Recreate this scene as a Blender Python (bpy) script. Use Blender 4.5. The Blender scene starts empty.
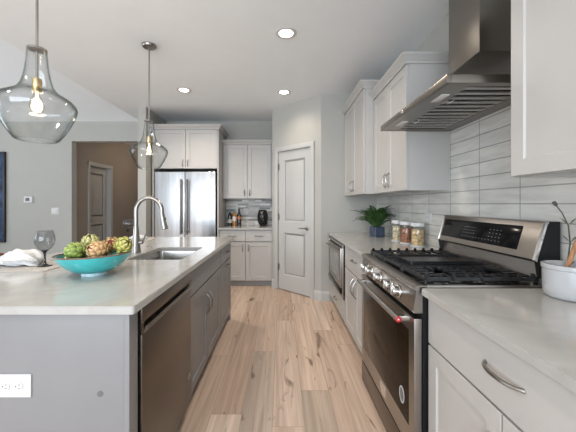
import bpy, bmesh, math, random
from mathutils import Vector, Matrix

random.seed(7)
S = bpy.context.scene
COL = S.collection
PI = math.pi

# ------------------------------------------------------------------ camera, world, lights, exposure
CAM_Z = 1.283
FPX = 295.0
cam_data = bpy.data.cameras.new('camera')
cam = bpy.data.objects.new('camera', cam_data)
COL.objects.link(cam)
cam.location = (0, 0, CAM_Z)
cam.rotation_euler = (PI / 2, 0, 0)
cam_data.sensor_width = 36
cam_data.lens = 36 * FPX / 576
cam_data.shift_x = 7 / 576
cam_data.shift_y = -12 / 576
cam_data.clip_start = 0.02
S.camera = cam

S.view_settings.view_transform = 'Standard'
S.view_settings.look = 'None'
S.view_settings.gamma = 1
S.view_settings.use_curve_mapping = False
S.view_settings.exposure = 1.0

world = bpy.data.worlds.new('world')
S.world = world
world.use_nodes = True
bg = world.node_tree.nodes['Background']
bg.inputs[0].default_value = (0.80, 0.90, 1.0, 1)
bg.inputs[1].default_value = 1.0


def area_light(name, loc, rot, sx, sy, watts, color):
    d = bpy.data.lights.new(name, 'AREA')
    d.shape = 'RECTANGLE'
    d.size, d.size_y = sx, sy
    d.energy = watts
    d.color = color
    o = bpy.data.objects.new(name, d)
    COL.objects.link(o)
    o.location = loc
    o.rotation_euler = rot
    return o


# daylight coming in through the windows of the living area (behind and beside the camera)
area_light('rear_window_daylight', (-1.6, -3.14, 1.45), (PI / 2 + 0.15, 0, 0), 4.6, 1.9, 114, (0.82, 0.90, 1.0))
area_light('side_window_daylight', (-6.9, 1.2, 1.5), (PI / 2 + 0.95, 0, -PI / 2), 5.0, 1.9, 50, (0.88, 0.95, 1.0))


def spot_light(name, loc, watts, color=(1.0, 0.87, 0.74), angle=2.6):
    d = bpy.data.lights.new(name, 'SPOT')
    d.energy = watts
    d.color = color
    d.spot_size = angle
    d.spot_blend = 1.0
    d.shadow_soft_size = 0.06
    o = bpy.data.objects.new(name, d)
    COL.objects.link(o)
    o.location = loc
    return o


def point_light(name, loc, watts, color, size=0.05):
    d = bpy.data.lights.new(name, 'POINT')
    d.energy = watts
    d.color = color
    d.shadow_soft_size = size
    o = bpy.data.objects.new(name, d)
    COL.objects.link(o)
    o.location = loc
    return o


CAN_SPOTS = [(0.043, 2.51), (-1.237, 3.76), (0.04, 3.83)]
for (x, y), w in zip(CAN_SPOTS + [(0.045, 1.15), (0.045, -0.3), (-1.9, 0.9), (-1.9, -0.9)], (30, 40, 12, 10, 16, 32, 32)):  # last two: unseen extra beams added to raise floor and ambient light
    spot_light('recessed_or_added_beam', (x, y, 2.70), w)
for x, y in ((-1.1745, 1.42), (-1.207, 2.70)):
    point_light('pendant_bulb_glow', (x, y, 1.77), 3, (1.0, 0.80, 0.58), 0.03)
point_light('hallway_lamp_glow', (-2.45, 7.0, 2.5), 7, (1.0, 0.80, 0.62), 0.1)

# ------------------------------------------------------------------ materials


def new_mat(name):
    m = bpy.data.materials.new(name)
    m.use_nodes = True
    nt = m.node_tree
    b = nt.nodes['Principled BSDF']
    return m, nt, b


def node(nt, t, **kw):
    n = nt.nodes.new(t)
    for k, v in kw.items():
        setattr(n, k, v)
    return n


def mat(name, col, rough=0.5, metal=0.0, var=0.04, scale=6.0, stretch=(1, 1, 1), bump=0.0, bscale=60.0,
        coat=0.0, spec=0.5, rvar=0.0, emit=None, estr=0.0, trans=0.0, ior=1.45, alpha=1.0):
    m, nt, b = new_mat(name)
    L = nt.links
    tc = node(nt, 'ShaderNodeTexCoord')
    mp = node(nt, 'ShaderNodeMapping')
    mp.inputs['Scale'].default_value = stretch
    L.new(tc.outputs['Object'], mp.inputs['Vector'])
    nz = node(nt, 'ShaderNodeTexNoise')
    nz.inputs['Scale'].default_value = scale
    nz.inputs['Detail'].default_value = 3
    L.new(mp.outputs[0], nz.inputs['Vector'])
    rp = node(nt, 'ShaderNodeValToRGB')
    c = Vector(col)
    rp.color_ramp.elements[0].position = 0.3
    rp.color_ramp.elements[1].position = 0.7
    rp.color_ramp.elements[0].color = (*[max(0, x * (1 - var)) for x in c], 1)
    rp.color_ramp.elements[1].color = (*[min(1, x * (1 + var)) for x in c], 1)
    L.new(nz.outputs['Fac'], rp.inputs[0])
    L.new(rp.outputs[0], b.inputs['Base Color'])
    b.inputs['Roughness'].default_value = rough
    b.inputs['Metallic'].default_value = metal
    b.inputs['Specular IOR Level'].default_value = spec
    b.inputs['IOR'].default_value = ior
    if coat:
        b.inputs['Coat Weight'].default_value = coat
        b.inputs['Coat Roughness'].default_value = 0.05
    if trans:
        b.inputs['Transmission Weight'].default_value = trans
    if rvar:
        mr = node(nt, 'ShaderNodeMapRange')
        mr.inputs['To Min'].default_value = rough - rvar
        mr.inputs['To Max'].default_value = rough + rvar
        L.new(nz.outputs['Fac'], mr.inputs['Value'])
        L.new(mr.outputs[0], b.inputs['Roughness'])
    if bump:
        n2 = node(nt, 'ShaderNodeTexNoise')
        n2.inputs['Scale'].default_value = bscale
        n2.inputs['Detail'].default_value = 2
        L.new(mp.outputs[0], n2.inputs['Vector'])
        bp = node(nt, 'ShaderNodeBump')
        bp.inputs['Strength'].default_value = bump
        bp.inputs['Distance'].default_value = 0.01
        L.new(n2.outputs['Fac'], bp.inputs['Height'])
        L.new(bp.outputs[0], b.inputs['Normal'])
    if emit:
        b.inputs['Emission Color'].default_value = (*emit, 1)
        b.inputs['Emission Strength'].default_value = estr
    return m


M = {}
M['wall'] = mat('wall_paint', (0.410, 0.406, 0.378), 0.75, bump=0.05, bscale=180, var=0.015)
M['hall_dim'] = mat('wall_paint_hall_shade', (0.33, 0.29, 0.25), 0.75, bump=0.05, bscale=180, var=0.015)  # wall paint darkened and browned: the hallway's dim warm shade put into colour
M['ceiling'] = mat('ceiling_paint', (0.83, 0.865, 0.89), 0.85, bump=0.05, bscale=200, var=0.01)
M['trim'] = mat('white_trim_paint', (0.47, 0.47, 0.455), 0.35, var=0.01)
M['cab'] = mat('light_greige_cabinet_paint', (0.455, 0.443, 0.425), 0.38, var=0.012)
M['cabin'] = mat('cabinet_interior', (0.35, 0.34, 0.33), 0.6)
M['isl'] = mat('grey_island_paint', (0.215, 0.212, 0.215), 0.38, var=0.02)
M['toe'] = mat('toe_kick_paint', (0.30, 0.295, 0.29), 0.5)
M['nickel'] = mat('brushed_nickel', (0.31, 0.295, 0.275), 0.30, 1.0, scale=40, stretch=(1, 1, 8), rvar=0.05)
M['chrome'] = mat('polished_chrome', (0.80, 0.80, 0.80), 0.10, 1.0)
M['steel'] = mat('brushed_stainless', (0.44, 0.425, 0.405), 0.25, 1.0, var=0.015, scale=3, stretch=(1, 1, 4))
M['steelh'] = mat('brushed_stainless_fine', (0.36, 0.335, 0.31), 0.28, 1.0, var=0.012, scale=2, stretch=(4, 1, 4))
M['dsteel'] = mat('dark_stainless', (0.17, 0.145, 0.125), 0.30, 1.0, var=0.05, scale=20, stretch=(1, 20, 1), rvar=0.04)
M['fsteel'] = mat('fridge_stainless', (0.50, 0.505, 0.515), 0.33, 1.0, var=0.2, scale=2.2, stretch=(6, 1, 0.25), rvar=0.05, bump=0.12, bscale=3.0)
M['black'] = mat('black_plastic', (0.010, 0.010, 0.011), 0.45, spec=0.3)
M['enamel'] = mat('black_enamel', (0.010, 0.010, 0.011), 0.14, coat=0.5)
M['iron'] = mat('cast_iron', (0.010, 0.010, 0.011), 0.27)
M['ovenglass'] = mat('tinted_oven_glass', (0.018, 0.011, 0.006), 0.08, ior=1.14)
M['display'] = mat('black_display_glass', (0.005, 0.005, 0.006), 0.08, ior=1.25)
M['keymark'] = mat('dim_key_print', (0.15, 0.15, 0.15), 0.5)
M['mark'] = mat('printed_marks', (0.55, 0.55, 0.55), 0.5)
M['white'] = mat('white_plastic', (0.60, 0.60, 0.595), 0.35, var=0.01)
M['slot'] = mat('dark_slots', (0.08, 0.08, 0.08), 0.6)
M['red'] = mat('red_enamel', (0.45, 0.02, 0.03), 0.2)
M['porcelain'] = mat('white_porcelain', (0.44, 0.445, 0.455), 0.12, coat=0.4, var=0.015)
M['wood'] = mat('utensil_wood', (0.36, 0.17, 0.075), 0.5, var=0.25, scale=12, stretch=(8, 8, 1))
M['wood2'] = mat('pale_utensil_wood', (0.52, 0.31, 0.16), 0.5, var=0.2, scale=12, stretch=(8, 8, 1))
M['linen'] = mat('white_linen', (0.64, 0.64, 0.64), 0.9, var=0.04, bump=0.25, bscale=300)
M['mat'] = mat('woven_grey_placemat', (0.45, 0.43, 0.40), 0.9, var=0.25, scale=150, bump=0.5, bscale=250)
M['ringwood'] = mat('brown_napkin_ring', (0.16, 0.05, 0.025), 0.35, var=0.3, scale=40)
M['turq'] = mat('turquoise_glaze', (0.045, 0.40, 0.41), 0.12, var=0.14, scale=9, coat=0.5)
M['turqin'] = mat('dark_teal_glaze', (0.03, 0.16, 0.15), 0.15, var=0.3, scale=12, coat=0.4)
M['rim'] = mat('brown_glaze_rim', (0.17, 0.11, 0.08), 0.25)
M['footgl'] = mat('pale_blue_glaze', (0.48, 0.66, 0.72), 0.2, var=0.12, scale=30)
M['soil'] = mat('dark_soil', (0.03, 0.02, 0.015), 0.9, bump=0.6, bscale=120, var=0.4)
M['pot'] = mat('blue_grey_ceramic', (0.06, 0.08, 0.125), 0.25, var=0.3, scale=14)
M['fern'] = mat('fern_green', (0.035, 0.085, 0.02), 0.5, var=0.5, scale=14)
M['sprig'] = mat('dusty_green_sprig', (0.085, 0.092, 0.065), 0.7, var=0.3, scale=30)
M['vase'] = mat('black_ceramic', (0.012, 0.012, 0.013), 0.22, bump=0.6, bscale=35)
M['navy'] = mat('navy_canvas', (0.022, 0.045, 0.10), 0.7, var=0.8, scale=3.5, stretch=(1, 1, 2.5))
M['frame'] = mat('black_frame', (0.015, 0.015, 0.018), 0.4)
M['lens'] = mat('lit_lens', (0.9, 0.9, 0.88), 0.5, emit=(1.0, 0.93, 0.84), estr=6.0)
M['hoodlens'] = mat('hood_lamp_lens', (0.72, 0.72, 0.70), 0.25, spec=0.8)
M['bulb'] = mat('glowing_filament', (1, 0.85, 0.6), 0.3, emit=(1.0, 0.66, 0.34), estr=14.0)
M['hoodsteel'] = mat('hood_stainless', (0.25, 0.23, 0.205), 0.30, 1.0, var=0.012, scale=2, stretch=(4, 1, 4))
M['brass'] = mat('aged_brass', (0.55, 0.42, 0.24), 0.3, 1.0)
M['darkred'] = mat('label_orange', (0.62, 0.17, 0.05), 0.6)
M['labelw'] = mat('label_paper', (0.66, 0.63, 0.58), 0.7)
M['amber'] = mat('amber_liquor', (0.30, 0.13, 0.02), 0.08, coat=0.5, var=0.3, scale=30)
M['foil'] = mat('teal_foil', (0.12, 0.22, 0.26), 0.35, 0.5)
M['winedark'] = mat('dark_bottle_glass', (0.012, 0.010, 0.010), 0.06, coat=0.5)
M['cap'] = mat('grey_cap', (0.13, 0.13, 0.13), 0.5)
M['screen'] = mat('thermostat_screen', (0.02, 0.025, 0.03), 0.15)
M['knob'] = mat('satin_knob_metal', (0.50, 0.49, 0.48), 0.16, 1.0)
M['mwglass'] = mat('microwave_glass', (0.22, 0.22, 0.22), 0.08, coat=0.4)
M['pasta1'] = mat('pale_pasta', (0.72, 0.56, 0.38), 0.7, var=0.6, scale=45)
M['pasta2'] = mat('red_brown_beans', (0.38, 0.16, 0.09), 0.6, var=0.75, scale=45)
M['pasta3'] = mat('golden_pasta', (0.70, 0.46, 0.26), 0.7, var=0.65, scale=45)


def glass_mat(name, col, rough=0.0, ior=1.45):
    m, nt, b = new_mat(name)
    L = nt.links
    nz = node(nt, 'ShaderNodeTexNoise')
    nz.inputs['Scale'].default_value = 4
    rp = node(nt, 'ShaderNodeValToRGB')
    rp.color_ramp.elements[0].color = (*[x * 0.97 for x in col], 1)
    rp.color_ramp.elements[1].color = (*col, 1)
    L.new(nz.outputs['Fac'], rp.inputs[0])
    L.new(rp.outputs[0], b.inputs['Base Color'])
    b.inputs['Roughness'].default_value = rough
    b.inputs['Transmission Weight'].default_value = 1.0
    b.inputs['IOR'].default_value = ior
    return m




def thin_glass(name, col, edge=4.0):
    """thin blown glass: tinted see-through with a fresnel reflection"""
    m = bpy.data.materials.new(name)
    m.use_nodes = True
    nt = m.node_tree
    nt.nodes.clear()
    L = nt.links
    out = node(nt, 'ShaderNodeOutputMaterial')
    mx = node(nt, 'ShaderNodeMixShader')
    tr = node(nt, 'ShaderNodeBsdfTransparent')
    gl = node(nt, 'ShaderNodeBsdfGlossy')
    gl.inputs['Roughness'].default_value = 0.03
    lw = node(nt, 'ShaderNodeLayerWeight')
    lw.inputs['Blend'].default_value = 0.5
    p4 = node(nt, 'ShaderNodeMath', operation='POWER')
    p4.inputs[1].default_value = 4.5
    L.new(lw.outputs['Facing'], p4.inputs[0])
    fr = node(nt, 'ShaderNodeMath', operation='MULTIPLY_ADD')
    L.new(p4.outputs[0], fr.inputs[0])
    fr.inputs[1].default_value = 0.55
    fr.inputs[2].default_value = 0.035
    # longer way through the wall at a slant: the tint deepens
    gm = node(nt, 'ShaderNodeGamma')
    ga = node(nt, 'ShaderNodeMath', operation='MULTIPLY_ADD')
    L.new(p4.outputs[0], ga.inputs[0])
    ga.inputs[1].default_value = edge
    ga.inputs[2].default_value = 1.0
    L.new(ga.outputs[0], gm.inputs['Gamma'])
    nz = node(nt, 'ShaderNodeTexNoise')
    nz.inputs['Scale'].default_value = 5
    rp = node(nt, 'ShaderNodeValToRGB')
    rp.color_ramp.elements[0].color = (*[x * 0.95 for x in col], 1)
    rp.color_ramp.elements[1].color = (*col, 1)
    L.new(nz.outputs['Fac'], rp.inputs[0])
    L.new(rp.outputs[0], gm.inputs['Color'])
    L.new(gm.outputs[0], tr.inputs['Color'])
    L.new(fr.outputs[0], mx.inputs[0])
    L.new(tr.outputs[0], mx.inputs[1])
    L.new(gl.outputs[0], mx.inputs[2])
    L.new(mx.outputs[0], out.inputs['Surface'])
    return m


M['smoke'] = thin_glass('smoky_wine_glass', (0.885, 0.89, 0.89), 5.0)
M['glass'] = thin_glass('clear_pendant_glass', (0.988, 0.992, 0.99), 40.0)
M['smokedark'] = glass_mat('dark_smoky_stem', (0.06, 0.06, 0.065))
M['jar'] = thin_glass('clear_jar_glass', (0.97, 0.975, 0.97))
M['bulbglass'] = thin_glass('clear_bulb_glass', (0.97, 0.95, 0.90))


def artichoke_mat(name, c1, c2):
    m, nt, b = new_mat(name)
    L = nt.links
    at = node(nt, 'ShaderNodeUVMap')
    sx = node(nt, 'ShaderNodeSeparateXYZ')
    L.new(at.outputs[0], sx.inputs[0])
    nz = node(nt, 'ShaderNodeTexNoise')
    nz.inputs['Scale'].default_value = 30
    ad = node(nt, 'ShaderNodeMath', operation='MULTIPLY_ADD')
    L.new(nz.outputs['Fac'], ad.inputs[0])
    ad.inputs[1].default_value = 0.5
    L.new(sx.outputs[1], ad.inputs[2])
    rp = node(nt, 'ShaderNodeValToRGB')
    rp.color_ramp.elements[0].position = 0.3
    rp.color_ramp.elements[1].position = 1.05
    rp.color_ramp.elements[0].color = (*c1, 1)
    rp.color_ramp.elements[1].color = (*c2, 1)
    L.new(ad.outputs[0], rp.inputs[0])
    L.new(rp.outputs[0], b.inputs['Base Color'])
    b.inputs['Roughness'].default_value = 0.5
    return m


M['artg'] = artichoke_mat('green_artichoke', (0.03, 0.05, 0.01), (0.27, 0.36, 0.07))
M['arty'] = artichoke_mat('yellow_green_artichoke', (0.08, 0.07, 0.015), (0.58, 0.56, 0.15))
M['artr'] = artichoke_mat('reddish_artichoke', (0.20, 0.03, 0.02), (0.72, 0.50, 0.24))
M['artb'] = artichoke_mat('olive_dark_tipped_artichoke', (0.05, 0.06, 0.015), (0.62, 0.60, 0.26))


def quartz():
    m, nt, b = new_mat('pale_quartz')
    L = nt.links
    tc = node(nt, 'ShaderNodeTexCoord')
    nz = node(nt, 'ShaderNodeTexNoise')
    nz.inputs['Scale'].default_value = 1.6
    nz.inputs['Detail'].default_value = 6
    nz.inputs['Distortion'].default_value = 1.6
    L.new(tc.outputs['Object'], nz.inputs['Vector'])
    rp = node(nt, 'ShaderNodeValToRGB')
    e = rp.color_ramp.elements
    e[0].position, e[1].position = 0.40, 0.56
    e[0].color = (0.425, 0.422, 0.403, 1)
    e[1].color = (0.425, 0.422, 0.403, 1)
    k = e.new(0.485)
    k.color = (0.39, 0.383, 0.366, 1)
    L.new(nz.outputs['Fac'], rp.inputs[0])
    L.new(rp.outputs[0], b.inputs['Base Color'])
    b.inputs['Roughness'].default_value = 0.12
    b.inputs['Specular IOR Level'].default_value = 0.55
    return m


M['quartz'] = quartz()


def swizzle(nt, sel):
    """object coordinates re-ordered so that a wall's plane becomes the texture's XY"""
    L = nt.links
    tc = node(nt, 'ShaderNodeTexCoord')
    sp = node(nt, 'ShaderNodeSeparateXYZ')
    cb = node(nt, 'ShaderNodeCombineXYZ')
    L.new(tc.outputs['Object'], sp.inputs[0])
    for i, a in enumerate(sel):
        L.new(sp.outputs['XYZ'.index(a)], cb.inputs[i])
    return cb


def tile_mat():
    m, nt, b = new_mat('stacked_wavy_white_tile')
    L = nt.links
    cb = swizzle(nt, 'YZX')
    mp = node(nt, 'ShaderNodeMapping')
    mp.inputs['Location'].default_value = (-1.557 + 0.32 * 8, -1.634 + 0.0875 * 20, 0)
    L.new(cb.outputs[0], mp.inputs[0])
    br = node(nt, 'ShaderNodeTexBrick')
    br.offset = 0
    br.inputs['Scale'].default_value = 1
    br.inputs['Brick Width'].default_value = 0.32
    br.inputs['Row Height'].default_value = 0.0875
    br.inputs['Mortar Size'].default_value = 0.003
    br.inputs['Mortar Smooth'].default_value = 0.2
    br.inputs['Color1'].default_value = (0.64, 0.635, 0.60, 1)
    br.inputs['Color2'].default_value = (0.58, 0.575, 0.55, 1)
    br.inputs['Mortar'].default_value = (0.34, 0.34, 0.325, 1)
    L.new(mp.outputs[0], br.inputs['Vector'])
    m2 = node(nt, 'ShaderNodeMapping')
    m2.inputs['Scale'].default_value = (5, 26, 1)
    m2.inputs['Rotation'].default_value = (0, 0, 0.10)
    L.new(cb.outputs[0], m2.inputs[0])
    nz = node(nt, 'ShaderNodeTexNoise')
    nz.inputs['Scale'].default_value = 1
    nz.inputs['Detail'].default_value = 2
    L.new(m2.outputs[0], nz.inputs['Vector'])
    gr = node(nt, 'ShaderNodeValToRGB')  # relief shading put into the colour: hollows of the waves darker
    gr.color_ramp.elements[0].position = 0.32
    gr.color_ramp.elements[1].position = 0.62
    gr.color_ramp.elements[0].color = (0.89, 0.89, 0.885, 1)
    gr.color_ramp.elements[1].color = (1.05, 1.05, 1.045, 1)
    L.new(nz.outputs['Fac'], gr.inputs[0])
    mg = node(nt, 'ShaderNodeMix', data_type='RGBA', blend_type='MULTIPLY')
    mg.inputs['Factor'].default_value = 1
    L.new(br.outputs['Color'], mg.inputs['A'])
    L.new(gr.outputs[0], mg.inputs['B'])
    L.new(mg.outputs['Result'], b.inputs['Base Color'])
    mu = node(nt, 'ShaderNodeMath', operation='MULTIPLY_ADD')
    L.new(br.outputs['Fac'], mu.inputs[0])
    mu.inputs[1].default_value = -0.5
    L.new(nz.outputs['Fac'], mu.inputs[2])
    bp = node(nt, 'ShaderNodeBump')
    bp.inputs['Strength'].default_value = 1.0
    bp.inputs['Distance'].default_value = 0.008
    L.new(mu.outputs[0], bp.inputs['Height'])
    L.new(bp.outputs[0], b.inputs['Normal'])
    b.inputs['Roughness'].default_value = 0.22
    return m


M['tile'] = tile_mat()


def mosaic_mat():
    m, nt, b = new_mat('linear_glass_mosaic')
    L = nt.links
    cb = swizzle(nt, 'XZY')
    br = node(nt, 'ShaderNodeTexBrick')
    br.offset = 0.43
    br.squash = 0.6
    br.squash_frequency = 3
    br.inputs['Scale'].default_value = 1
    br.inputs['Brick Width'].default_value = 0.19
    br.inputs['Row Height'].default_value = 0.034
    br.inputs['Mortar Size'].default_value = 0.002
    br.inputs['Bias'].default_value = 0.1
    br.inputs['Color1'].default_value = (0.88, 0.85, 0.78, 1)
    br.inputs['Color2'].default_value = (0.20, 0.19, 0.18, 1)
    br.inputs['Mortar'].default_value = (0.36, 0.36, 0.36, 1)
    L.new(cb.outputs[0], br.inputs['Vector'])
    L.new(br.outputs['Color'], b.inputs['Base Color'])
    b.inputs['Roughness'].default_value = 0.38
    return m


M['mosaic'] = mosaic_mat()


def floor_mat():
    m, nt, b = new_mat('oak_plank_floor')
    L = nt.links
    at = node(nt, 'ShaderNodeVertexColor', layer_name='plank')
    uv = node(nt, 'ShaderNodeUVMap')
    tc = node(nt, 'ShaderNodeTexCoord')
    # every plank gets its own piece of grain: shift the coordinates by the plank's own random number
    sep = node(nt, 'ShaderNodeSeparateColor')
    L.new(at.outputs['Color'], sep.inputs[0])
    mp = node(nt, 'ShaderNodeMapping')
    mp.inputs['Scale'].default_value = (34, 1.3, 1)
    L.new(tc.outputs['Object'], mp.inputs[0])
    ofs = node(nt, 'ShaderNodeVectorMath', operation='ADD')
    sc = node(nt, 'ShaderNodeVectorMath', operation='SCALE')
    L.new(at.outputs['Color'], sc.inputs[0])
    sc.inputs['Scale'].default_value = 137.0
    L.new(mp.outputs[0], ofs.inputs[0])
    L.new(sc.outputs[0], ofs.inputs[1])
    g = node(nt, 'ShaderNodeTexNoise')
    g.inputs['Scale'].default_value = 1.0
    g.inputs['Detail'].default_value = 6
    g.inputs['Distortion'].default_value = 0.6
    L.new(ofs.outputs[0], g.inputs['Vector'])
    r1 = node(nt, 'ShaderNodeValToRGB')
    r1.color_ramp.elements[0].position = 0.30
    r1.color_ramp.elements[1].position = 0.72
    r1.color_ramp.elements[0].color = (0.72, 0.69, 0.67, 1)
    r1.color_ramp.elements[1].color = (1.10, 1.10, 1.10, 1)
    L.new(g.outputs['Fac'], r1.inputs[0])
    # knots and dark checks
    mk = node(nt, 'ShaderNodeMapping')
    mk.inputs['Scale'].default_value = (7, 1.5, 1)
    L.new(tc.outputs['Object'], mk.inputs[0])
    ok = node(nt, 'ShaderNodeVectorMath', operation='ADD')
    L.new(mk.outputs[0], ok.inputs[0])
    L.new(sc.outputs[0], ok.inputs[1])
    vk = node(nt, 'ShaderNodeTexNoise')
    vk.inputs['Scale'].default_value = 1.6
    vk.inputs['Detail'].default_value = 5
    vk.inputs['Distortion'].default_value = 1.2
    L.new(ok.outputs[0], vk.inputs['Vector'])
    rk = node(nt, 'ShaderNodeValToRGB')
    rk.color_ramp.elements[0].position = 0.29
    rk.color_ramp.elements[1].position = 0.37
    rk.color_ramp.elements[0].color = (0.42, 0.38, 0.35, 1)
    rk.color_ramp.elements[1].color = (1, 1, 1, 1)
    L.new(vk.outputs['Fac'], rk.inputs[0])
    m1 = node(nt, 'ShaderNodeMix', data_type='RGBA', blend_type='MULTIPLY')
    m1.inputs['Factor'].default_value = 1
    L.new(at.outputs['Color'], m1.inputs['A'])
    L.new(r1.outputs[0], m1.inputs['B'])
    m2 = node(nt, 'ShaderNodeMix', data_type='RGBA', blend_type='MULTIPLY')
    m2.inputs['Factor'].default_value = 1
    L.new(m1.outputs['Result'], m2.inputs['A'])
    L.new(rk.outputs[0], m2.inputs['B'])
    L.new(m2.outputs['Result'], b.inputs['Base Color'])
    b.inputs['Roughness'].default_value = 0.42
    bp = node(nt, 'ShaderNodeBump')
    bp.inputs['Strength'].default_value = 0.12
    bp.inputs['Distance'].default_value = 0.004
    L.new(g.outputs['Fac'], bp.inputs['Height'])
    L.new(bp.outputs[0], b.inputs['Normal'])
    return m


M['floor'] = floor_mat()
M['gap'] = mat('plank_gap', (0.30, 0.22, 0.165), 0.7)

# ------------------------------------------------------------------ mesh builder


def rounded_rect(x0, x1, y0, y1, r, n=5):
    if isinstance(r, (int, float)):
        r = [r] * 4
    pts = []
    for (cx, cy, a0, rr) in ((x1 - r[0], y1 - r[0], 0, r[0]), (x0 + r[1], y1 - r[1], PI / 2, r[1]),
                             (x0 + r[2], y0 + r[2], PI, r[2]), (x1 - r[3], y0 + r[3], 1.5 * PI, r[3])):
        for k in range(n + 1):
            a = a0 + k / n * PI / 2
            pts.append((cx + rr * math.cos(a), cy + rr * math.sin(a)))
    return pts


class MB:
    def __init__(self, xf=None):
        self.bm = bmesh.new()
        self.xf = xf or Matrix()

    def v(self, co):
        return self.bm.verts.new(self.xf @ Vector(co))

    def f(self, vs):
        try:
            return self.bm.faces.new(vs)
        except ValueError:
            return None

    def box(self, x0, x1, y0, y1, z0, z1, bev=0.0, seg=2):
        vs = [self.v((x, y, z)) for x in (x0, x1) for y in (y0, y1) for z in (z0, z1)]
        fs = [self.f([vs[i] for i in q]) for q in
              ((0, 1, 3, 2), (4, 6, 7, 5), (0, 4, 5, 1), (2, 3, 7, 6), (0, 2, 6, 4), (1, 5, 7, 3))]
        if bev:
            es = list({e for f in fs for e in f.edges})
            bmesh.ops.bevel(self.bm, geom=es, offset=bev, segments=seg, affect='EDGES', profile=0.6)
        return self

    def hexa(self, bot, top):
        """solid between two 4-point loops"""
        a = [self.v(p) for p in bot]
        b = [self.v(p) for p in top]
        self.f(a[::-1])
        self.f(b)
        for i in range(4):
            j = (i + 1) % 4
            self.f([a[i], a[j], b[j], b[i]])
        return self

    def loops(self, rings, cap0=True, cap1=True, closed=True):
        rs = [[self.v(p) for p in r] for r in rings]
        n = len(rs[0])
        for a, b in zip(rs, rs[1:]):
            for i in range(n if closed else n - 1):
                j = (i + 1) % n
                self.f([a[i], a[j], b[j], b[i]])
        if cap0:
            self.f(rs[0][::-1])
        if cap1:
            self.f(rs[-1])
        return self

    def prism(self, poly, z0, z1):
        return self.loops([[(x, y, z0) for x, y in poly], [(x, y, z1) for x, y in poly]])

    def shaker(self, x0, x1, z0, z1, y=0.0, th=0.02, st=0.062, rec=0.007):
        c = 0.0015

        def ring(i, yy):
            return [(x0 + i, yy, z0 + i), (x1 - i, yy, z0 + i), (x1 - i, yy, z1 - i), (x0 + i, yy, z1 - i)]
        return self.loops([ring(0, y - th), ring(0, y - c), ring(c, y), ring(st, y), ring(st + 0.003, y - rec * 0.7),
                           ring(st + 0.006, y - rec)])

    def slab(self, x0, x1, z0, z1, y=0.0, th=0.02):
        c = 0.0015

        def ring(i, yy):
            return [(x0 + i, yy, z0 + i), (x1 - i, yy, z0 + i), (x1 - i, yy, z1 - i), (x0 + i, yy, z1 - i)]
        return self.loops([ring(0, y - th), ring(0, y - c), ring(c, y)])

    def tube(self, pts, r, n=10, caps=True, flat=1.0):
        pts = [Vector(p) for p in pts]
        rr = r if isinstance(r, (list, tuple)) else [r] * len(pts)
        rings = []
        up = None
        for i, p in enumerate(pts):
            d = (pts[min(i + 1, len(pts) - 1)] - pts[max(i - 1, 0)]).normalized()
            if up is None:
                up = Vector((0, 0, 1)) if abs(d.z) < 0.9 else Vector((1, 0, 0))
            side = d.cross(up).normalized()
            up = side.cross(d).normalized()
            rings.append([p + (side * math.cos(2 * PI * k / n) + up * math.sin(2 * PI * k / n) * flat) * rr[i] for k in range(n)])
        return self.loops(rings, caps, caps)

    def lathe(self, prof, o=(0, 0, 0), axis=(0, 0, 1), n=28, cap0=True, cap1=True, sx=1.0):
        q = Vector((0, 0, 1)).rotation_difference(Vector(axis)).to_matrix()
        o = Vector(o)
        rings = [[o + q @ Vector((r * sx * math.cos(2 * PI * k / n), r * math.sin(2 * PI * k / n), z)) for k in range(n)] for r, z in prof]
        return self.loops(rings, cap0, cap1)

    def sweep(self, prof, path, zbase=0.0):
        """profile (outward, up) swept along an XY polyline; outward is to the right of travel; mitred corners"""
        P = [Vector((p[0], p[1])) for p in path]
        rings = []
        for i, p in enumerate(P):
            ns = []
            if i > 0:
                d = (P[i] - P[i - 1]).normalized()
                ns.append(Vector((d.y, -d.x)))
            if i < len(P) - 1:
                d = (P[i + 1] - P[i]).normalized()
                ns.append(Vector((d.y, -d.x)))
            if len(ns) == 1:
                mv = ns[0]
            else:
                mv = (ns[0] + ns[1])
                mv = mv / max(0.2, mv.dot(ns[0]))
            rings.append([(p.x + mv.x * o, p.y + mv.y * o, zbase + z) for o, z in prof])
        return self.loops(rings)


def root_of(o):
    while o.parent is not None:
        o = o.parent
    return o


def obj(name, mb, m, parent=None, loc=None, ang=35, smooth=True):
    bm = mb.bm
    bmesh.ops.remove_doubles(bm, verts=bm.verts, dist=1e-6)
    bmesh.ops.recalc_face_normals(bm, faces=bm.faces)
    base = root_of(parent).location if parent else Vector(loc or (0, 0, 0))
    bmesh.ops.translate(bm, verts=bm.verts, vec=-base)
    me = bpy.data.meshes.new(name)
    bm.to_mesh(me)
    bm.free()
    if smooth:
        me.shade_smooth()
        me.set_sharp_from_angle(angle=math.radians(ang))
    me.materials.append(M[m])
    o = bpy.data.objects.new(name, me)
    COL.objects.link(o)
    if parent:
        o.parent = parent
    else:
        o.location = base
    return o


def tag(o, label, cat, group=None):
    o['label'] = label
    o['category'] = cat
    if group:
        o['group'] = group
    return o


def thing(name, label, cat, loc, group=None):
    o = bpy.data.objects.new(name, None)
    o.empty_display_size = 0.05
    COL.objects.link(o)
    o.location = loc
    return tag(o, label, cat, group)


def struct(name, mb, m, parent=None, **kw):
    o = obj(name, mb, m, parent, **kw)
    if not parent:
        o['kind'] = 'structure'
    return o


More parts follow.
